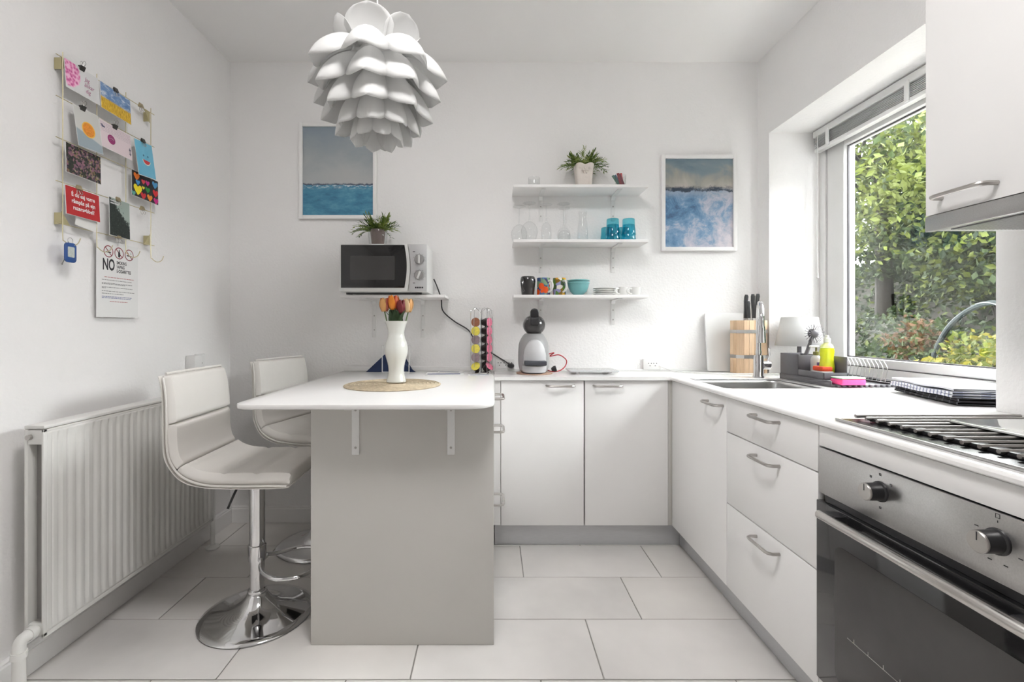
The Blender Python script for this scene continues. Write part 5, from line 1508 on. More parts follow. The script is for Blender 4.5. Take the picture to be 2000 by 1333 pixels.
# pink sponge
pk = thing('sponge', 'pink kitchen sponge with a pale green scouring face on the drainer tray', 'sponge', (1.50, 2.04, z0 + 0.008))
Mx = Matrix.Translation((1.500, 1.998, 0)) @ Matrix.Rotation(R(4), 4, 'Z')
B().box(-0.052, 0.056, -0.02, 0.045, z0 + 0.0115, z0 + 0.036, 0.006, 3).xf(Mx).out('foam', mat('pink_foam', srgb(236, 78, 138), 0.9, var=0.06, bump=0.5, bscale=180), pk)
B().box(-0.051, 0.055, -0.019, 0.044, z0 + 0.0365, z0 + 0.043, 0.002).xf(Mx).out('scouring_face', mat('pale_green_scourer', srgb(176, 196, 178), 0.95, var=0.1, bump=0.6, bscale=250), pk)

# tea towels in the niche
def towel(name, label, x0, x1, y0, y1, za, h_, m, rz, layers, edge=None):
    t_ = thing(name, label, 'tea towel', ((x0 + x1) / 2, (y0 + y1) / 2, za))
    c = ((x0 + x1) / 2, (y0 + y1) / 2)
    Mx = Matrix.Translation((*c, 0)) @ Matrix.Rotation(R(rz), 4, 'Z') @ Matrix.Translation((-c[0], -c[1], 0))
    lh = h_ / layers
    rnd = random.Random(int(x0 * 1000))
    for k in range(layers):
        zc_ = za + lh * (k + 0.5)
        ins = rnd.uniform(0, 0.006)
        b = B()
        # a folded layer: rounded fold on the room side, soft waves on top
        nn = 22
        def f(u, v):
            a = 2 * math.pi * u
            hx = (x1 - x0) / 2 - ins
            ca, sa = math.cos(a), math.sin(a)
            x = (x0 + x1) / 2 + math.copysign(min(1, abs(ca) * 1.6) ** 0.9, ca) * hx
            z = zc_ + math.copysign(min(1, abs(sa) * 2.5), sa) * lh * 0.44
            y = y0 + (y1 - y0) * v
            z += 0.0022 * math.sin(v * 9 + k) * (k + 1) / layers
            return (x, y, z)
        b.grid(f, nn, 14)
        b.xf(Mx)
        o = b.out('fold', m, t_, solid=0.0012)
    return t_
def stripes(name, c1, c2, axis, sc, ratio):
    m = bpy.data.materials.new(name); m.use_nodes = True
    t = m.node_tree; bs = t.nodes['Principled BSDF']; bs.inputs['Roughness'].default_value = 0.9
    tc = t.nodes.new('ShaderNodeTexCoord'); sp_ = t.nodes.new('ShaderNodeSeparateXYZ')
    t.links.new(tc.outputs['Object'], sp_.inputs[0])
    mm = t.nodes.new('ShaderNodeMath'); mm.operation = 'MULTIPLY'; mm.inputs[1].default_value = sc
    t.links.new(sp_.outputs[axis], mm.inputs[0])
    fr = t.nodes.new('ShaderNodeMath'); fr.operation = 'FRACT'; t.links.new(mm.outputs[0], fr.inputs[0])
    rp = t.nodes.new('ShaderNodeValToRGB'); rp.color_ramp.interpolation = 'CONSTANT'
    rp.color_ramp.elements[0].color = (*c1, 1); rp.color_ramp.elements[1].color = (*c2, 1); rp.color_ramp.elements[1].position = ratio
    t.links.new(fr.outputs[0], rp.inputs[0]); t.links.new(rp.outputs[0], bs.inputs['Base Color'])
    return m
M_TW1 = stripes('black_check', (0.02, 0.02, 0.024), (0.14, 0.14, 0.16), 1, 29, 0.90)
M_TW2 = stripes('white_navy_stripe', (0.22, 0.24, 0.34), (0.70, 0.71, 0.74), 1, 55, 0.34)
M_TW3 = mat('white_cotton', (0.78, 0.79, 0.82), 0.9, var=0.03, bump=0.3, bscale=250)
towel('tea_towel', 'black checked tea towel, folded, lowest in the pile in the window niche', 1.535, 1.785, 1.500, 1.850, ZW + 0.004, 0.018, M_TW1, -14, 2)
towel('tea_towel', 'white tea towel with navy stripes folded in the middle of the pile', 1.530, 1.790, 1.510, 1.860, ZW + 0.0255, 0.016, M_TW2, -14, 2)
towel('tea_towel', 'plain white tea towel folded on top of the striped one', 1.540, 1.795, 1.515, 1.865, ZW + 0.0465, 0.007, M_TW3, -14, 1)

# ================================================================== MEMO GRID ON THE LEFT WALL
GXw = XL + 0.028
mg = thing('memo_grid', 'pale brass wire grid with hooks on the wall, holding postcards', 'memo board', (GXw, 1.85, 1.46))
VY = (1.644, 1.786, 1.927, 2.068)
HZ = (2.060, 1.918, 1.777, 1.628, 1.484)
for z in HZ:
    B().cyl((GXw, VY[0] - 0.022, z), (GXw, VY[3] + 0.025, z), 0.0016, n=6).out('cross_wire', M_BRASS, mg)
for y in VY:
    B().tube(bez([(GXw + 0.003, y, 2.078), (GXw + 0.003, y, 1.9), (GXw + 0.003, y, 1.6), (GXw + 0.003, y, 1.445), (GXw + 0.006, y + 0.004, 1.425), (GXw + 0.018, y + 0.016, 1.412), (GXw + 0.030, y + 0.028, 1.420), (GXw + 0.036, y + 0.033, 1.440)], 5), 0.0016, 6).out('hook_wire', M_BRASS, mg)
M_PLATE = mat('pale_brass_plate', (0.50, 0.45, 0.26), 0.4, metal=0.4)
for y, sy in ((VY[0], 1), (VY[3], -1)):
    for z, sz in ((HZ[4], 1), (HZ[0], -1)):
        b = B().prism([(y, z), (y + sy * 0.034, z), (y, z + sz * 0.046)], GXw - 0.0025, GXw - 0.001, 'yzx')
        b.out('corner_plate', M_PLATE, mg, smooth=False)
        B().box(XL + 0.001, GXw - 0.0026, y + sy * 0.002 - 0.0015, y + sy * 0.002 + 0.0015, min(z, z + sz * 0.040), max(z, z + sz * 0.040)).out('wall_spacer', M_PLATE, mg, smooth=False)

CXp = GXw + 0.007
def card(label, y0, y1, zt_, zb_, m, roll=0.0, lean=0.008, name='postcard', back=M_PAPER, x=CXp):
    """flat card facing the room; returns object and uv->point"""
    cy, h_, w_ = (y0 + y1) / 2, zt_ - zb_, y1 - y0
    piv = Vector((x, cy, zt_))
    Mr = Matrix.Translation(piv) @ Matrix.Rotation(R(roll), 4, 'X') @ Matrix.Rotation(-math.atan2(lean, h_), 4, 'Y') @ Matrix.Translation(-piv)
    c = thing(name, label, 'postcard', (x, cy, zb_))
    def pt(u, v, off=0.0): return Mr @ Vector((x + off, y0 + w_ * u, zb_ + h_ * v))
    bk = B()
    q = [[pt(u, v, o) for u, v in ((0, 0), (1, 0), (1, 1), (0, 1))] for o in (0.0, 0.0008)]
    bm = bk.bm
    lo = [bm.verts.new(p) for p in q[0]]; hi = [bm.verts.new(p) for p in q[1]]
    bm.faces.new(lo[::-1]); bm.faces.new(hi)
    for i in range(4): bm.faces.new([lo[i], lo[(i + 1) % 4], hi[(i + 1) % 4], hi[i]])
    bk.out('card_stock', back, c, smooth=False)
    B().grid(lambda u, v: pt(0.012 + 0.976 * u, 0.012 + 0.976 * v, 0.0011), 1, 1, True).out('printed_face', m, c, smooth=False, recalc=False)
    c['_'] = 0
    del c['_']
    return c, pt, w_, h_
def disc(par, pt, w_, h_, cu_, cv_, r, m, name='printed_dot', sy=1.0, a0=0, a1=360, off=0.0014, inner=0.0):
    n = 28
    an = [R(a0 + (a1 - a0) * i / n) for i in range(n + 1)]
    out = [pt(cu_ + r * math.cos(a) / w_, cv_ + sy * r * math.sin(a) / h_, off) for a in an]
    b = B()
    if inner > 0:
        inn = [pt(cu_ + inner * math.cos(a) / w_, cv_ + sy * inner * math.sin(a) / h_, off) for a in an]
        for i in range(n): b.poly([out[i], out[i + 1], inn[i + 1], inn[i]])
    else: b.poly(out[:-1] if a1 - a0 == 360 else out)
    return b.out(name, m, par, smooth=False, recalc=False)

# peony card
p = Paint('peony_print', 0.5)
d = p.voronoi(13, 9, 2.0, 'Distance')
pink = p.ramp(d, [(0.0, srgb(168, 60, 120)), (0.35, srgb(214, 110, 165)), (0.7, srgb(240, 190, 215))])
du_ = p.math('DIVIDE', p.math('SUBTRACT', p.u, 0.10), 0.34); dv_ = p.math('DIVIDE', p.math('SUBTRACT', p.v, 0.60), 0.52)
rr = p.math('ADD', p.math('ADD', p.math('MULTIPLY', du_, du_), p.math('MULTIPLY', dv_, dv_)), p.math('MULTIPLY', p.math('SUBTRACT', p.noise(9, 7, 3, 0.6, 1), 0.5), 0.7))
c = p.mix(p.step(rr, 0.85, 1.0), pink, (0.70, 0.70, 0.70))
cd1, pt, w_, h_ = card('postcard with a pink peony and purple handwriting on the wire grid', 1.643, 1.786, 2.060, 1.958, p.done(c))
M_PURP = mat('purple_ink', srgb(150, 50, 110), 0.6)
o = pt(0, 0, 0.0014)
U, V = (pt(1, 0) - pt(0, 0)).normalized(), (pt(0, 1) - pt(0, 0)).normalized()
for i, t in enumerate(('Jag', 'älskar', 'dig')):
    lettering(t, 0.023, cd1, pt(0.56 - (0.03 if i == 1 else 0), 0.60 - 0.21 * i, 0.0014), U, V, M_PURP, xs=0.78, shear=0.35, name='handwriting')
# wheat field card
p = Paint('wheat_print', 0.5)
sky = p.ramp(p.noise(5, 7, 5, 0.65, 3), [(0.35, srgb(84, 120, 170)), (0.52, srgb(120, 150, 190)), (0.66, srgb(214, 220, 228))])
whe = p.ramp(p.noise(40, 6, 4, 0.7, 5), [(0.3, srgb(140, 104, 30)), (0.5, srgb(208, 166, 40)), (0.7, srgb(236, 204, 84))])
wv = p.math('ADD', p.v, p.math('MULTIPLY', p.math('SUBTRACT', p.noise(30, 4, 3, 0.6, 2), 0.5), 0.10))
cd2, *_ = card('postcard of a yellow wheat field under a blue sky', 1.793, 1.944, 2.055, 1.952, p.done(p.mix(p.step(wv, 0.42, 0.50), whe, sky)), roll=-2)
# orange slice card
p = Paint('grey_studio_print', 0.5)
c = p.mix(p.step(p.math('ADD', p.v, p.math('MULTIPLY', p.u, 0.25)), 0.44, 0.47), srgb(158, 172, 180), srgb(206, 206, 202))
cd3, pt, w_, h_ = card('white-bordered postcard of a halved orange', 1.677, 1.785, 1.917, 1.772, p.done(c), roll=2.5, lean=0.016)
disc(cd3, pt, w_, h_, 0.50, 0.50, 0.0285, mat('orange_rind', srgb(236, 186, 80), 0.6), 'printed_orange')
disc(cd3, pt, w_, h_, 0.50, 0.50, 0.0245, mat('orange_flesh', srgb(222, 140, 48), 0.6, var=0.15, vscale=150), 'printed_orange', off=0.0016)
# pink letter card
p = Paint('pink_letter_print', 0.6)
lines = p.math('MULTIPLY', p.math('GREATER_THAN', p.math('FRACT', p.math('MULTIPLY', p.v, 17)), 0.62), p.math('MULTIPLY', p.step(p.v, 0.60, 0.61), p.step(p.v, 0.95, 0.94)))
lines = p.math('MULTIPLY', lines, p.step(p.noise(38, 17, 2, 0.5, 3), 0.42, 0.5))
c = p.mix(p.math('MULTIPLY', lines, 0.4), srgb(226, 210, 214), srgb(120, 110, 130))
cd4, pt, w_, h_ = card('pale pink printed card with a round magenta stamp', 1.790, 1.944, 1.912, 1.806, p.done(c), roll=-1.5, lean=0.012)
M_MAG = mat('magenta_ink', srgb(150, 50, 110), 0.6)
disc(cd4, pt, w_, h_, 0.33, 0.42, 0.0185, M_MAG, 'printed_stamp')
for k in range(3):
    disc(cd4, pt, w_, h_, 0.33, 0.42 + 0.06 * (k - 1), 0.013 - 0.002 * abs(k - 1), M_PAPER, 'stamp_line', sy=0.35, a0=20, a1=160, off=0.0016, inner=0.0105)
b = B()
for (u0, v0, u1, v1) in ((0.03, 0.80, 0.09, 0.84), (0.05, 0.74, 0.15, 0.80), (0.92, 0.15, 0.94, 0.45), (0.90, 0.20, 0.97, 0.23), (0.90, 0.35, 0.97, 0.39)):
    b.poly([pt(u0, v0, 0.0014), pt(u1, v0, 0.0014), pt(u1, v1, 0.0014), pt(u0, v1, 0.0014)])
b.out('printed_marks', mat('slate_ink', srgb(84, 84, 110), 0.6), cd4, smooth=False, recalc=False)
# blue smile card
p = Paint('sky_blue_print', 0.5)
c = p.ramp(p.noise(3, 3, 2, 0.5, 1), [(0.3, srgb(104, 178, 208)), (0.7, srgb(120, 190, 216))])
cd5, pt, w_, h_ = card('sky blue postcard with a melon-slice smile', 1.963, 2.066, 1.912, 1.763, p.done(c), roll=3.5, lean=0.014)
disc(cd5, pt, w_, h_, 0.56, 0.50, 0.024, mat('melon_rind', srgb(220, 226, 214), 0.6), 'printed_smile', a0=185, a1=345)
disc(cd5, pt, w_, h_, 0.56, 0.50, 0.0205, mat('melon_red', srgb(196, 58, 62), 0.6), 'printed_smile', a0=185, a1=345, off=0.0016)
for u in (0.42, 0.66): disc(cd5, pt, w_, h_, u, 0.60, 0.0042, mat('eye_blue', srgb(60, 110, 140), 0.6), 'printed_eye')
# hearts card
p = Paint('black_print', 0.5)
c = p.ramp(p.noise(3, 3, 2, 0.5, 1), [(0.3, srgb(32, 32, 34)), (0.7, srgb(44, 42, 44))])
cd6, pt, w_, h_ = card('black postcard of many bright coloured hearts under the blue card', 1.955, 2.112, 1.775, 1.668, p.done(c), roll=-2, lean=0.004, x=CXp - 0.004)
hp = [(0, -1.0), (0.55, -0.45), (0.95, 0.1), (0.98, 0.5), (0.72, 0.82), (0.35, 0.80), (0, 0.48), (-0.35, 0.80), (-0.72, 0.82), (-0.98, 0.5), (-0.95, 0.1), (-0.55, -0.45)]
for (u, v, s_, col) in ((0.18, 0.80, 0.017, (232, 120, 40)), (0.22, 0.30, 0.024, (240, 220, 40)), (0.22, 0.58, 0.012, (60, 140, 200)), (0.42, 0.70, 0.011, (220, 60, 70)), (0.58, 0.72, 0.012, (190, 40, 130)), (0.86, 0.78, 0.017, (70, 150, 200)),
                       (0.58, 0.44, 0.014, (40, 140, 60)), (0.88, 0.44, 0.017, (210, 44, 50)), (0.42, 0.14, 0.016, (205, 50, 60)), (0.66, 0.16, 0.016, (236, 140, 50)), (0.90, 0.13, 0.015, (200, 40, 130)), (0.07, 0.10, 0.011, (90, 160, 150)), (0.42, 0.46, 0.008, (230, 214, 60))):
    B().poly([pt(u + a * s_ / w_, v + q * s_ / h_, 0.0014) for a, q in hp]).out('printed_heart', mat('heart_%d_%d_%d' % col, srgb(*col), 0.55), cd6, smooth=False, recalc=False)
# dark flower card
p = Paint('dark_flower_print', 0.5)
vc = p.voronoi(20, 15, 6.0, 'Color')
sp_ = p.t.nodes.new('ShaderNodeSeparateColor'); p.l(vc, sp_.inputs[0])
c = p.ramp(p.math('ADD', p.math('MULTIPLY', sp_.outputs[0], 0.75), p.math('MULTIPLY', p.noise(22, 16, 4, 0.7, 2), 0.3)), [(0.20, srgb(28, 28, 36)), (0.48, srgb(50, 58, 40)), (0.60, srgb(84, 70, 84)), (0.74, srgb(150, 104, 122)), (0.84, srgb(120, 110, 56)), (0.96, srgb(190, 176, 170))])
cd7, *_ = card('postcard of crowded dark garden flowers', 1.652, 1.801, 1.772, 1.666, p.done(c), roll=-1, lean=0.004, x=CXp - 0.003)
# red text card
p = Paint('red_print', 0.5)
c = p.ramp(p.noise(2, 2, 2, 0.5, 4), [(0.3, srgb(170, 30, 36)), (0.7, srgb(184, 36, 40))])
cd8, pt, w_, h_ = card('red postcard with three lines of bold white lettering', 1.646, 1.790, 1.622, 1.520, p.done(c), roll=-0.5, lean=0.006)
U, V = (pt(1, 0) - pt(0, 0)).normalized(), (pt(0, 1) - pt(0, 0)).normalized()
for i, t in enumerate(('É du eaj varre', 'råsapås på ejn', 'razersøbbel?')):
    lettering(t, 0.0205, cd8, pt(0.51, 0.68 - 0.23 * i, 0.0014), U, V, M_PAPER, 'CENTER', xs=0.86, bold=0.0005)
# dark tree card
p = Paint('tree_print', 0.5)
edge = p.math('ADD', p.math('SUBTRACT', p.v, p.math('MULTIPLY', p.math('SUBTRACT', 1.0, p.u), 0.75)), p.math('MULTIPLY', p.math('SUBTRACT', p.noise(7, 9, 5, 0.7, 2), 0.5), 0.9))
tree = p.ramp(p.noise(11, 15, 5, 0.75, 8), [(0.35, srgb(26, 32, 30)), (0.6, srgb(46, 56, 50)), (0.74, srgb(120, 128, 118))])
c = p.mix(p.step(edge, 0.30, 0.36), tree, srgb(158, 172, 164))
cd9, pt, w_, h_ = card('dark postcard of an old tree, clipped to the lowest wires', 1.836, 1.940, 1.632, 1.482, p.done(c), roll=-1, lean=0.005)
b = B()
for i, (u0, u1) in enumerate(((0.06, 0.50), (0.06, 0.40))):
    q = u0
    while q < u1:
        b.poly([pt(q, 0.90 - 0.065 * i, 0.0014), pt(q + 0.05, 0.90 - 0.065 * i, 0.0014), pt(q + 0.05, 0.935 - 0.065 * i, 0.0014), pt(q, 0.935 - 0.065 * i, 0.0014)])
        q += 0.065
b.out('title_strokes', M_PAPER, cd9, smooth=False, recalc=False)
# small folded white card tucked behind the red one
cdx, *_ = card('small white folded note tucked under the red postcard', 1.70, 1.79, 1.545, 1.486, mat('note_white', (0.78, 0.77, 0.75), 0.8, var=0.01), roll=-8, lean=0.0, x=CXp - 0.0045, name='folded_note')
cdx['category'] = 'note'

# bulldog clips
def clip(label, y, z, up, m):
    c = thing('binder_clip', label, 'clip', (CXp, y, z), 'clips on the wire grid')
    s_ = 1 if up else -1
    B().prism([(CXp - 0.004, z + s_ * 0.006), (CXp + 0.010, z + s_ * 0.006), (CXp + 0.0035, z - s_ * 0.010), (CXp + 0.0022, z - s_ * 0.010)], y - 0.0095, y + 0.0095, 'xzy').out('jaw', m, c, smooth=False)
    for dx in (0.002, 0.012):
        B().tube(bez([(CXp + dx * 0.4, y - 0.0045, z + s_ * 0.006), (CXp + dx, y - 0.006, z + s_ * 0.017), (CXp + dx * 1.1, y, z + s_ * 0.024), (CXp + dx, y + 0.006, z + s_ * 0.017), (CXp + dx * 0.4, y + 0.0045, z + s_ * 0.006)], 4), 0.0010, 5).out('wire_lever', M_NICKEL, c)
M_CLIP = mat('clip_black', (0.04, 0.038, 0.034), 0.4)
M_CLIPG = mat('clip_gold', (0.45, 0.38, 0.24), 0.35, metal=0.8)
for lab, y, z, up, m in (('black clip holding the peony postcard', 1.713, 2.060, True, M_CLIP), ('black clip holding the wheat field postcard', 1.866, 2.056, False, M_CLIP), ('black clip hanging open at the top corner of the grid', 2.00, 2.058, False, M_CLIPG),
                         ('black clip holding the orange postcard', 1.716, 1.918, True, M_CLIP), ('black clip holding the pink printed card', 1.862, 1.912, True, M_CLIP), ('black clip holding the sky blue postcard', 2.012, 1.914, False, M_CLIP),
                         ('bronze clip holding the red postcard', 1.70, 1.624, False, M_CLIPG), ('bronze clip holding the dark tree postcard', 1.878, 1.630, False, M_CLIPG), ('bronze clip hanging empty below the hearts postcard', 2.008, 1.627, False, M_CLIPG),
                         ('bronze clip gripping the no smoking notice from the lowest wire', 1.880, 1.484, False, M_CLIPG)):
    clip(lab, y, z, up, m)

# key fob
ky, kz, kX = 1.652, 1.352, GXw + 0.022
kf = thing('key_tag', 'blue plastic key tag hanging from the first hook of the grid', 'key tag', (kX, ky, kz))
M_KB = mat('blue_plastic', srgb(38, 78, 140), 0.35, var=0.05)
b = B().prism(rrect(ky - 0.022, ky + 0.022, kz, kz + 0.068, 0.012, 5), kX - 0.003, kX + 0.003, 'yzx', 0.001)
b.out('tag', M_KB, kf)
B().prism(rrect(ky - 0.013, ky + 0.013, kz + 0.018, kz + 0.054, 0.003, 3), kX + 0.0031, kX + 0.0037, 'yzx').out('label_insert', mat('tag_label', srgb(190, 196, 190), 0.5, var=0.12, vscale=200), kf)
B().tube([(kX, ky + 0.010 * math.cos(2 * math.pi * i / 20), kz + 0.076 + 0.010 * math.sin(2 * math.pi * i / 20)) for i in range(20)], 0.0011, 5, closed=True).out('split_ring', M_CHROME, kf)
B().prism([(ky + 0.018, kz + 0.05), (ky + 0.026, kz + 0.05), (ky + 0.028, kz + 0.02), (ky + 0.022, kz + 0.02)], kX - 0.0055, kX - 0.0035, 'yzx').out('key', M_NICKEL, kf, smooth=False)
B().prism([(ky - 0.020, kz + 0.012), (ky - 0.014, kz + 0.016), (ky - 0.026, kz - 0.012), (ky - 0.030, kz - 0.008)], kX - 0.0055, kX - 0.0035, 'yzx').out('key', M_NICKEL, kf, smooth=False)

# no-smoking notice (A4)
NX = XL + 0.016
nt_ = thing('notice_sheet', 'white no smoking notice sheet hanging under the wire grid', 'notice', (NX, 1.905, 1.166))
ny0, ny1, nz0, nz1 = 1.800, 2.012, 1.166, 1.462
B().box(NX, NX + 0.0006, ny0, ny1, nz0, nz1).out('sheet', M_PAPER, nt_, smooth=False)
fx_ = NX + 0.0010
def NP(y, z, off=0.0): return (fx_ + off, y, z)
M_MAROON = mat('maroon_ink', srgb(140, 54, 66), 0.6)
npt = lambda u, v, off=0.0: Vector((fx_ + off, ny0 + (ny1 - ny0) * u, nz0 + (nz1 - nz0) * v))
NW, NH = ny1 - ny0, nz1 - nz0
for k, u in enumerate((0.27, 0.52, 0.77)):
    cv = 0.868
    disc(nt_, npt, NW, NH, u, cv, 0.0235, M_MAROON, 'prohibition_ring', off=0.0, inner=0.0200)
    b = B()
    c = npt(u, cv)
    def bar(y0, z0_, y1, z1_, w, off=0.0):
        a, e = Vector((0, y0, z0_)), Vector((0, y1, z1_))
        d_ = (e - a).normalized(); nn = Vector((0, -d_.z, d_.y)) * w / 2
        b.poly([c + a + nn + Vector((off, 0, 0)), c + e + nn + Vector((off, 0, 0)), c + e - nn + Vector((off, 0, 0)), c + a - nn + Vector((off, 0, 0))])
    bar(-0.0155, 0.0155, 0.0155, -0.0155, 0.0034)
    b.out('prohibition_bar', M_MAROON, nt_, smooth=False, recalc=False)
    b = B()
    if k != 1:
        bar(-0.013, -0.003, 0.012, -0.003, 0.0042, 0.0003)
        for dz in (0.002, 0.006): bar(0.006, dz, 0.010, dz + 0.004, 0.0012, 0.0003)
        bar(0.010, 0.006, 0.007, 0.013, 0.0012, 0.0003)
    else:
        bar(0, -0.016, 0, 0.004, 0.010, 0.0003); bar(0, 0.004, 0, 0.010, 0.005, 0.0003); bar(0, 0.010, 0.003, 0.015, 0.003, 0.0003)
    b.out('prohibition_symbol', M_INK, nt_, smooth=False, recalc=False)
lettering('NO', 0.062, nt_, npt(0.135, 0.625), (0, 1, 0), (0, 0, 1), M_INK, xs=0.60, bold=0.0016)
for i, t in enumerate(('SMOKING', 'VAPING', 'E-CIGARETTES')):
    lettering(t, 0.0175, nt_, npt(0.46, 0.718 - 0.057 * i), (0, 1, 0), (0, 0, 1), M_INK, xs=0.66, bold=0.0004)
rnd = random.Random(5)
for (zs, cols_) in (((0.525,), 'red'), ((0.487, 0.445, 0.433, 0.392, 0.380, 0.340, 0.308), 'grey'), ((0.268, 0.250), 'blue'), ((0.205,), 'red')):
    b = B()
    for zz in zs:
        u = 0.12 if zz not in (0.205, 0.525) else (0.30 if zz == 0.205 else 0.18)
        end = {0.433: 0.66, 0.380: 0.2, 0.308: 0.62, 0.205: 0.72, 0.525: 0.88, 0.250: 0.8}.get(zz, rnd.uniform(0.82, 0.90))
        while u < end:
            w = rnd.uniform(0.02, 0.07)
            w = min(w, end - u + 0.005)
            b.poly([npt(u, zz), npt(u + w, zz), npt(u + w, zz + 0.0075), npt(u, zz + 0.0075)])
            u += w + 0.010
    b.out('fine_print', mat('ink_' + cols_, {'red': srgb(176, 92, 98), 'grey': srgb(128, 128, 130), 'blue': srgb(84, 96, 150)}[cols_], 0.7), nt_, smooth=False, recalc=False, kind='stuff')

# ================================================================== THE GARDEN OUTSIDE THE WINDOW
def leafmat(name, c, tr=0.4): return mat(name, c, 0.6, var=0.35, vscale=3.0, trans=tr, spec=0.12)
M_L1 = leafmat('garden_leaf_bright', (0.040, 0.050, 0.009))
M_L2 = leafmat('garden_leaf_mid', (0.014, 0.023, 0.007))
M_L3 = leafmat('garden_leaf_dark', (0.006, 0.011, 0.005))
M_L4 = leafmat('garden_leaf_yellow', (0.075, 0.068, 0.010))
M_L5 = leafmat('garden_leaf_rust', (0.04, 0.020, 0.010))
M_BARK = mat('bark', (0.006, 0.005, 0.004), 0.9, spec=0.1, var=0.3, vscale=20, bump=0.8, bscale=40)
M_SOIL = mat('soil', (0.012, 0.010, 0.007), 0.95, var=0.3, vscale=6, bump=0.6, bscale=20)
gg = struct(B().grid(lambda u, v: (XO + 0.02 + 9 * u, -1 + 12 * v, 0.35 + 0.05 * math.sin(7 * u + 5 * v)), 10, 10).out('garden_ground', M_SOIL))
pth = struct(B().box(XO + 0.02, XO + 0.95, -1.0, 6.0, 0.30, 0.43, 0.01).out('bounce_path', mat('bounce_paving', (0.50, 0.48, 0.45), 0.85, var=0.15, vscale=5, bump=0.3, bscale=60)))  # added unseen paving, bounces sky light up to the niche soffit
def leaves(b, rnd, pts, size, flat=0.0, ndir=None):
    for p in pts:
        s_ = size * rnd.uniform(0.6, 1.3)
        n = Vector((rnd.gauss(0, 1), rnd.gauss(0, 1), rnd.gauss(0, 1) + flat)).normalized()
        if ndir is not None: n = (n + Vector(ndir)).normalized()
        a = n.cross(Vector((rnd.gauss(0, 1), rnd.gauss(0, 1), rnd.gauss(0, 1)))).normalized()
        c = n.cross(a)
        v = [b.bm.verts.new(q) for q in (p - a * s_, p + c * s_ * 0.55 + n * s_ * 0.12, p + a * s_, p - c * s_ * 0.55 + n * s_ * 0.12)]
        b.bm.faces.new([v[0], v[1], v[2]]); b.bm.faces.new([v[0], v[2], v[3]])
def bush(name, label, cat, c, r, n, size, ms, seed, stem_h=0.3, group=None, flat=0.4):
    rnd = random.Random(seed)
    t_ = thing(name, label, cat, (c[0], c[1], c[2] - r[2] - stem_h), group)
    b = B()
    for k in range(5):
        a = rnd.uniform(0, 6.28)
        b.tube(bez([(c[0], c[1], c[2] - r[2] - stem_h), (c[0] + 0.2 * r[0] * math.cos(a), c[1] + 0.2 * r[1] * math.sin(a), c[2] - r[2] * 0.6), (c[0] + 0.6 * r[0] * math.cos(a), c[1] + 0.6 * r[1] * math.sin(a), c[2] + rnd.uniform(-0.2, 0.5) * r[2])], 4), 0.012, 6, r_end=0.004)
    b.out('stems', M_BARK, t_)
    per = n // len(ms)
    for m in ms:
        b = B()
        pts = []
        while len(pts) < per:
            q = Vector((rnd.uniform(-1, 1), rnd.uniform(-1, 1), rnd.uniform(-1, 1)))
            if 0.25 < q.length < 1 and rnd.random() < q.length ** 1.5:
                k = 1 + 0.22 * math.sin(6 * q.x + 3) * math.cos(5 * q.y) + 0.15 * math.sin(9 * q.z)
                pts.append(Vector((c[0] + q.x * r[0] * k, c[1] + q.y * r[1] * k, c[2] + q.z * r[2] * k)))
        leaves(b, rnd, pts, size, flat)
        b.out('foliage', m, t_, smooth=False, recalc=False, kind='stuff')
    return t_
def tree(name, label, base, h_, crown, cr, n, size, ms, seed, lean=(0, 0)):
    rnd = random.Random(seed)
    t_ = thing(name, label, 'tree', base)
    top = Vector((base[0] + lean[0], base[1] + lean[1], base[2] + h_))
    B().tube(bez([base, (base[0] + lean[0] * 0.3, base[1] + lean[1] * 0.3, base[2] + h_ * 0.4), top], 6), 0.10, 10, r_end=0.05).out('trunk', M_BARK, t_)
    C = Vector(crown)
    for k in range(14):
        d = Vector((rnd.gauss(-0.2, 0.7), rnd.gauss(0, 0.8), rnd.uniform(-0.25, 0.6)))
        e = C + Vector((d.x * cr[0], d.y * cr[1], d.z * cr[2]))
        st_ = Vector(base).lerp(top, rnd.uniform(0.45, 0.95))
        mid = st_.lerp(e, 0.5) + Vector((rnd.uniform(-0.1, 0.1), rnd.uniform(-0.1, 0.1), rnd.uniform(0, 0.25)))
        B().tube(bez([st_, mid, e], 6), 0.028, 6, r_end=0.006).out('branch', M_BARK, t_)
    per = n // len(ms)
    for m in ms:
        b = B()
        pts = []
        cl = [C + Vector((rnd.uniform(-1, 1) * cr[0], rnd.uniform(-1, 1) * cr[1], rnd.uniform(-1, 1) * cr[2])) for _ in range(22)]
        for _ in range(per):
            q = rnd.choice(cl)
            pts.append(q + Vector((rnd.gauss(0, 0.26), rnd.gauss(0, 0.30), rnd.gauss(0, 0.20))))
        leaves(b, rnd, pts, size, 0.8)
        b.out('foliage', m, t_, smooth=False, recalc=False, kind='stuff')
    return t_
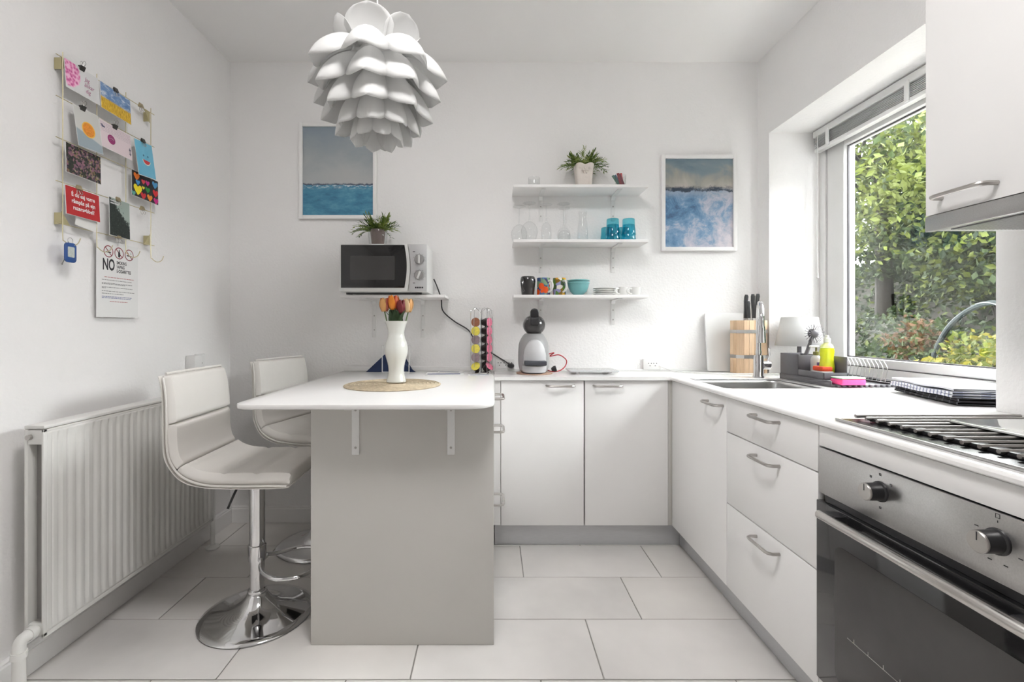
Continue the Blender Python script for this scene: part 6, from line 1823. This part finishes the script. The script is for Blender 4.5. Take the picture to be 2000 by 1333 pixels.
# added unseen hedges that keep sky light off the back and left walls
for (x0, x1, y0, y1, zt_, lab) in ((2.45, 5.4, 0.28, 0.80, 2.75, 'tall clipped hedge at the side of the garden'), (5.5, 6.1, 0.28, 3.75, 2.30, 'clipped hedge along the back of the garden')):
    hg = thing('shading_hedge', lab, 'hedge', ((x0 + x1) / 2, (y0 + y1) / 2, 0.36))
    B().box(x0, x1, y0, y1, 0.36, zt_, 0.06).out('core', mat('shading_hedge_core', (0.008, 0.013, 0.006), 0.95, spec=0.1), hg)
    rnd = random.Random(77)
    pts = []
    for _ in range(6000):
        if x1 - x0 > y1 - y0: pts.append(Vector((rnd.uniform(x0 - 0.03, x1), rnd.choice((rnd.uniform(y0 - 0.08, y0 + 0.02), rnd.uniform(y1 - 0.02, y1 + 0.08))), rnd.uniform(0.4, zt_ + 0.04))))
        else: pts.append(Vector((rnd.choice((rnd.uniform(x0 - 0.08, x0 + 0.02), rnd.uniform(x0, x1))), rnd.uniform(y0, y1), rnd.choice((rnd.uniform(0.4, zt_), zt_ + 0.03)))))
    b = B()
    leaves(b, rnd, pts, 0.05, 0.3)
    b.out('foliage', M_L2, hg, smooth=False, recalc=False, kind='stuff')
# ivy-covered bank
rnd = random.Random(11)
def bankz(x, y): return 0.40 + 1.55 / (1 + math.exp(-(x - 4.6) * 2.3)) / (1 + math.exp(-(y - 3.5) * 3.0)) + 0.10 * math.sin(2.1 * y + x) + 0.06 * math.sin(5 * x + 3 * y)
bk = thing('ivy_bank', 'ivy-covered earth bank rising behind the window', 'bank', (4.5, 4.0, 0.4))
B().grid(lambda u, v: (2.9 + 4.6 * u, 0.5 + 8.5 * v, bankz(2.9 + 4.6 * u, 0.5 + 8.5 * v)), 30, 40).out('soil', M_SOIL, bk)
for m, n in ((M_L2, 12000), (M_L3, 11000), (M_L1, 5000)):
    b = B()
    pts = []
    for _ in range(n):
        x, y = rnd.uniform(2.95, 6.6), rnd.uniform(1.6, 8.6)
        pts.append(Vector((x, y, bankz(x, y) + rnd.uniform(0.01, 0.16))))
    leaves(b, rnd, pts, 0.036, 0.4, (-0.9, -0.3, 0.5))
    b.out('ivy', m, bk, smooth=False, recalc=False, kind='stuff')
tree('garden_tree', 'leafy tree with low spreading branches nearest the window frame', (4.7, 5.7, 1.1), 2.6, (4.1, 4.9, 2.75), (0.8, 1.0, 0.62), 9500, 0.036, [M_L1, M_L2, M_L1], 21, (-0.5, -0.5))
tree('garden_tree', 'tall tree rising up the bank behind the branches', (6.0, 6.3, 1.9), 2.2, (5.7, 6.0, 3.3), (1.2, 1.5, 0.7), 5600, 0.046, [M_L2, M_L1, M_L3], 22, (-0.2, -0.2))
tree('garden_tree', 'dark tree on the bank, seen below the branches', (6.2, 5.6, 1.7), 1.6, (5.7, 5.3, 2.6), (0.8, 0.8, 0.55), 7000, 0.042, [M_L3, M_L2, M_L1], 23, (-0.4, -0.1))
tree('garden_tree', 'distant tree closing the view up the bank', (7.6, 8.2, 1.9), 2.6, (7.2, 8.2, 3.4), (1.5, 1.9, 1.0), 8000, 0.055, [M_L2, M_L3], 24)
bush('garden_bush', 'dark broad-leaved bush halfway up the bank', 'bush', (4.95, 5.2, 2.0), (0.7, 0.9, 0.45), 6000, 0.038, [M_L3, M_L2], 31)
bush('garden_bush', 'green bush on the bank just below the hood', 'bush', (4.55, 4.25, 1.75), (0.55, 0.6, 0.45), 5200, 0.036, [M_L2, M_L3, M_L1], 32)
bush('garden_bush', 'yellow-green shrub low by the window pier', 'bush', (3.05, 2.95, 0.83), (0.28, 0.30, 0.22), 1600, 0.024, [M_L4, M_L1], 33, 0.2)
bush('garden_bush', 'rust-coloured shrub beside the reflected lamp', 'bush', (3.35, 3.75, 0.98), (0.18, 0.22, 0.2), 900, 0.024, [M_L5, M_L2], 34, 0.25)
bush('garden_bush', 'dark green shrub at the foot of the bank', 'bush', (3.15, 3.35, 0.72), (0.3, 0.30, 0.2), 1600, 0.025, [M_L3, M_L2], 35, 0.15)
for k, (x, y, lab) in enumerate(((3.05, 4.05, 'pale fern fanned out low outside the pane'), (3.25, 3.85, 'green fern beside the pale one'))):
    f_ = thing('garden_fern', lab, 'fern', (x, y, 0.55))
    for j in range(12):
        a = 2 * math.pi * j / 12 + rnd.uniform(-0.2, 0.2)
        L = rnd.uniform(0.25, 0.38)
        b = B()
        for s_ in range(9):
            t = (s_ + 1) / 9
            q = Vector((x + L * t * math.cos(a), y + L * t * math.sin(a), 0.62 + 0.30 * t - 0.26 * t * t))
            sd = Vector((-math.sin(a), math.cos(a), 0)); fw = Vector((math.cos(a), math.sin(a), 0.1))
            for sg in (-1, 1):
                w = 0.075 * (1 - t * 0.75)
                b.poly([q, q + sd * sg * w + fw * 0.03, q + fw * 0.028])
        b.out('frond', M_L1 if k else leafmat('fern_pale', (0.055, 0.066, 0.036)), f_, smooth=False, recalc=False)
hp_ = B().tube(bez([(2.95 + 0.25 * 0, 2.50, 0.55), (2.98, 2.62, 1.05), (3.02, 2.85, 1.27), (3.06, 3.15, 1.17), (3.10, 3.35, 0.9), (3.12, 3.42, 0.5)], 8), 0.016, 8)
tag(hp_.out('garden_arch', mat('painted_hoop', (0.010, 0.013, 0.013), 0.6, spec=0.04)), 'bowed metal garden hoop outside near the window pier', 'hoop')
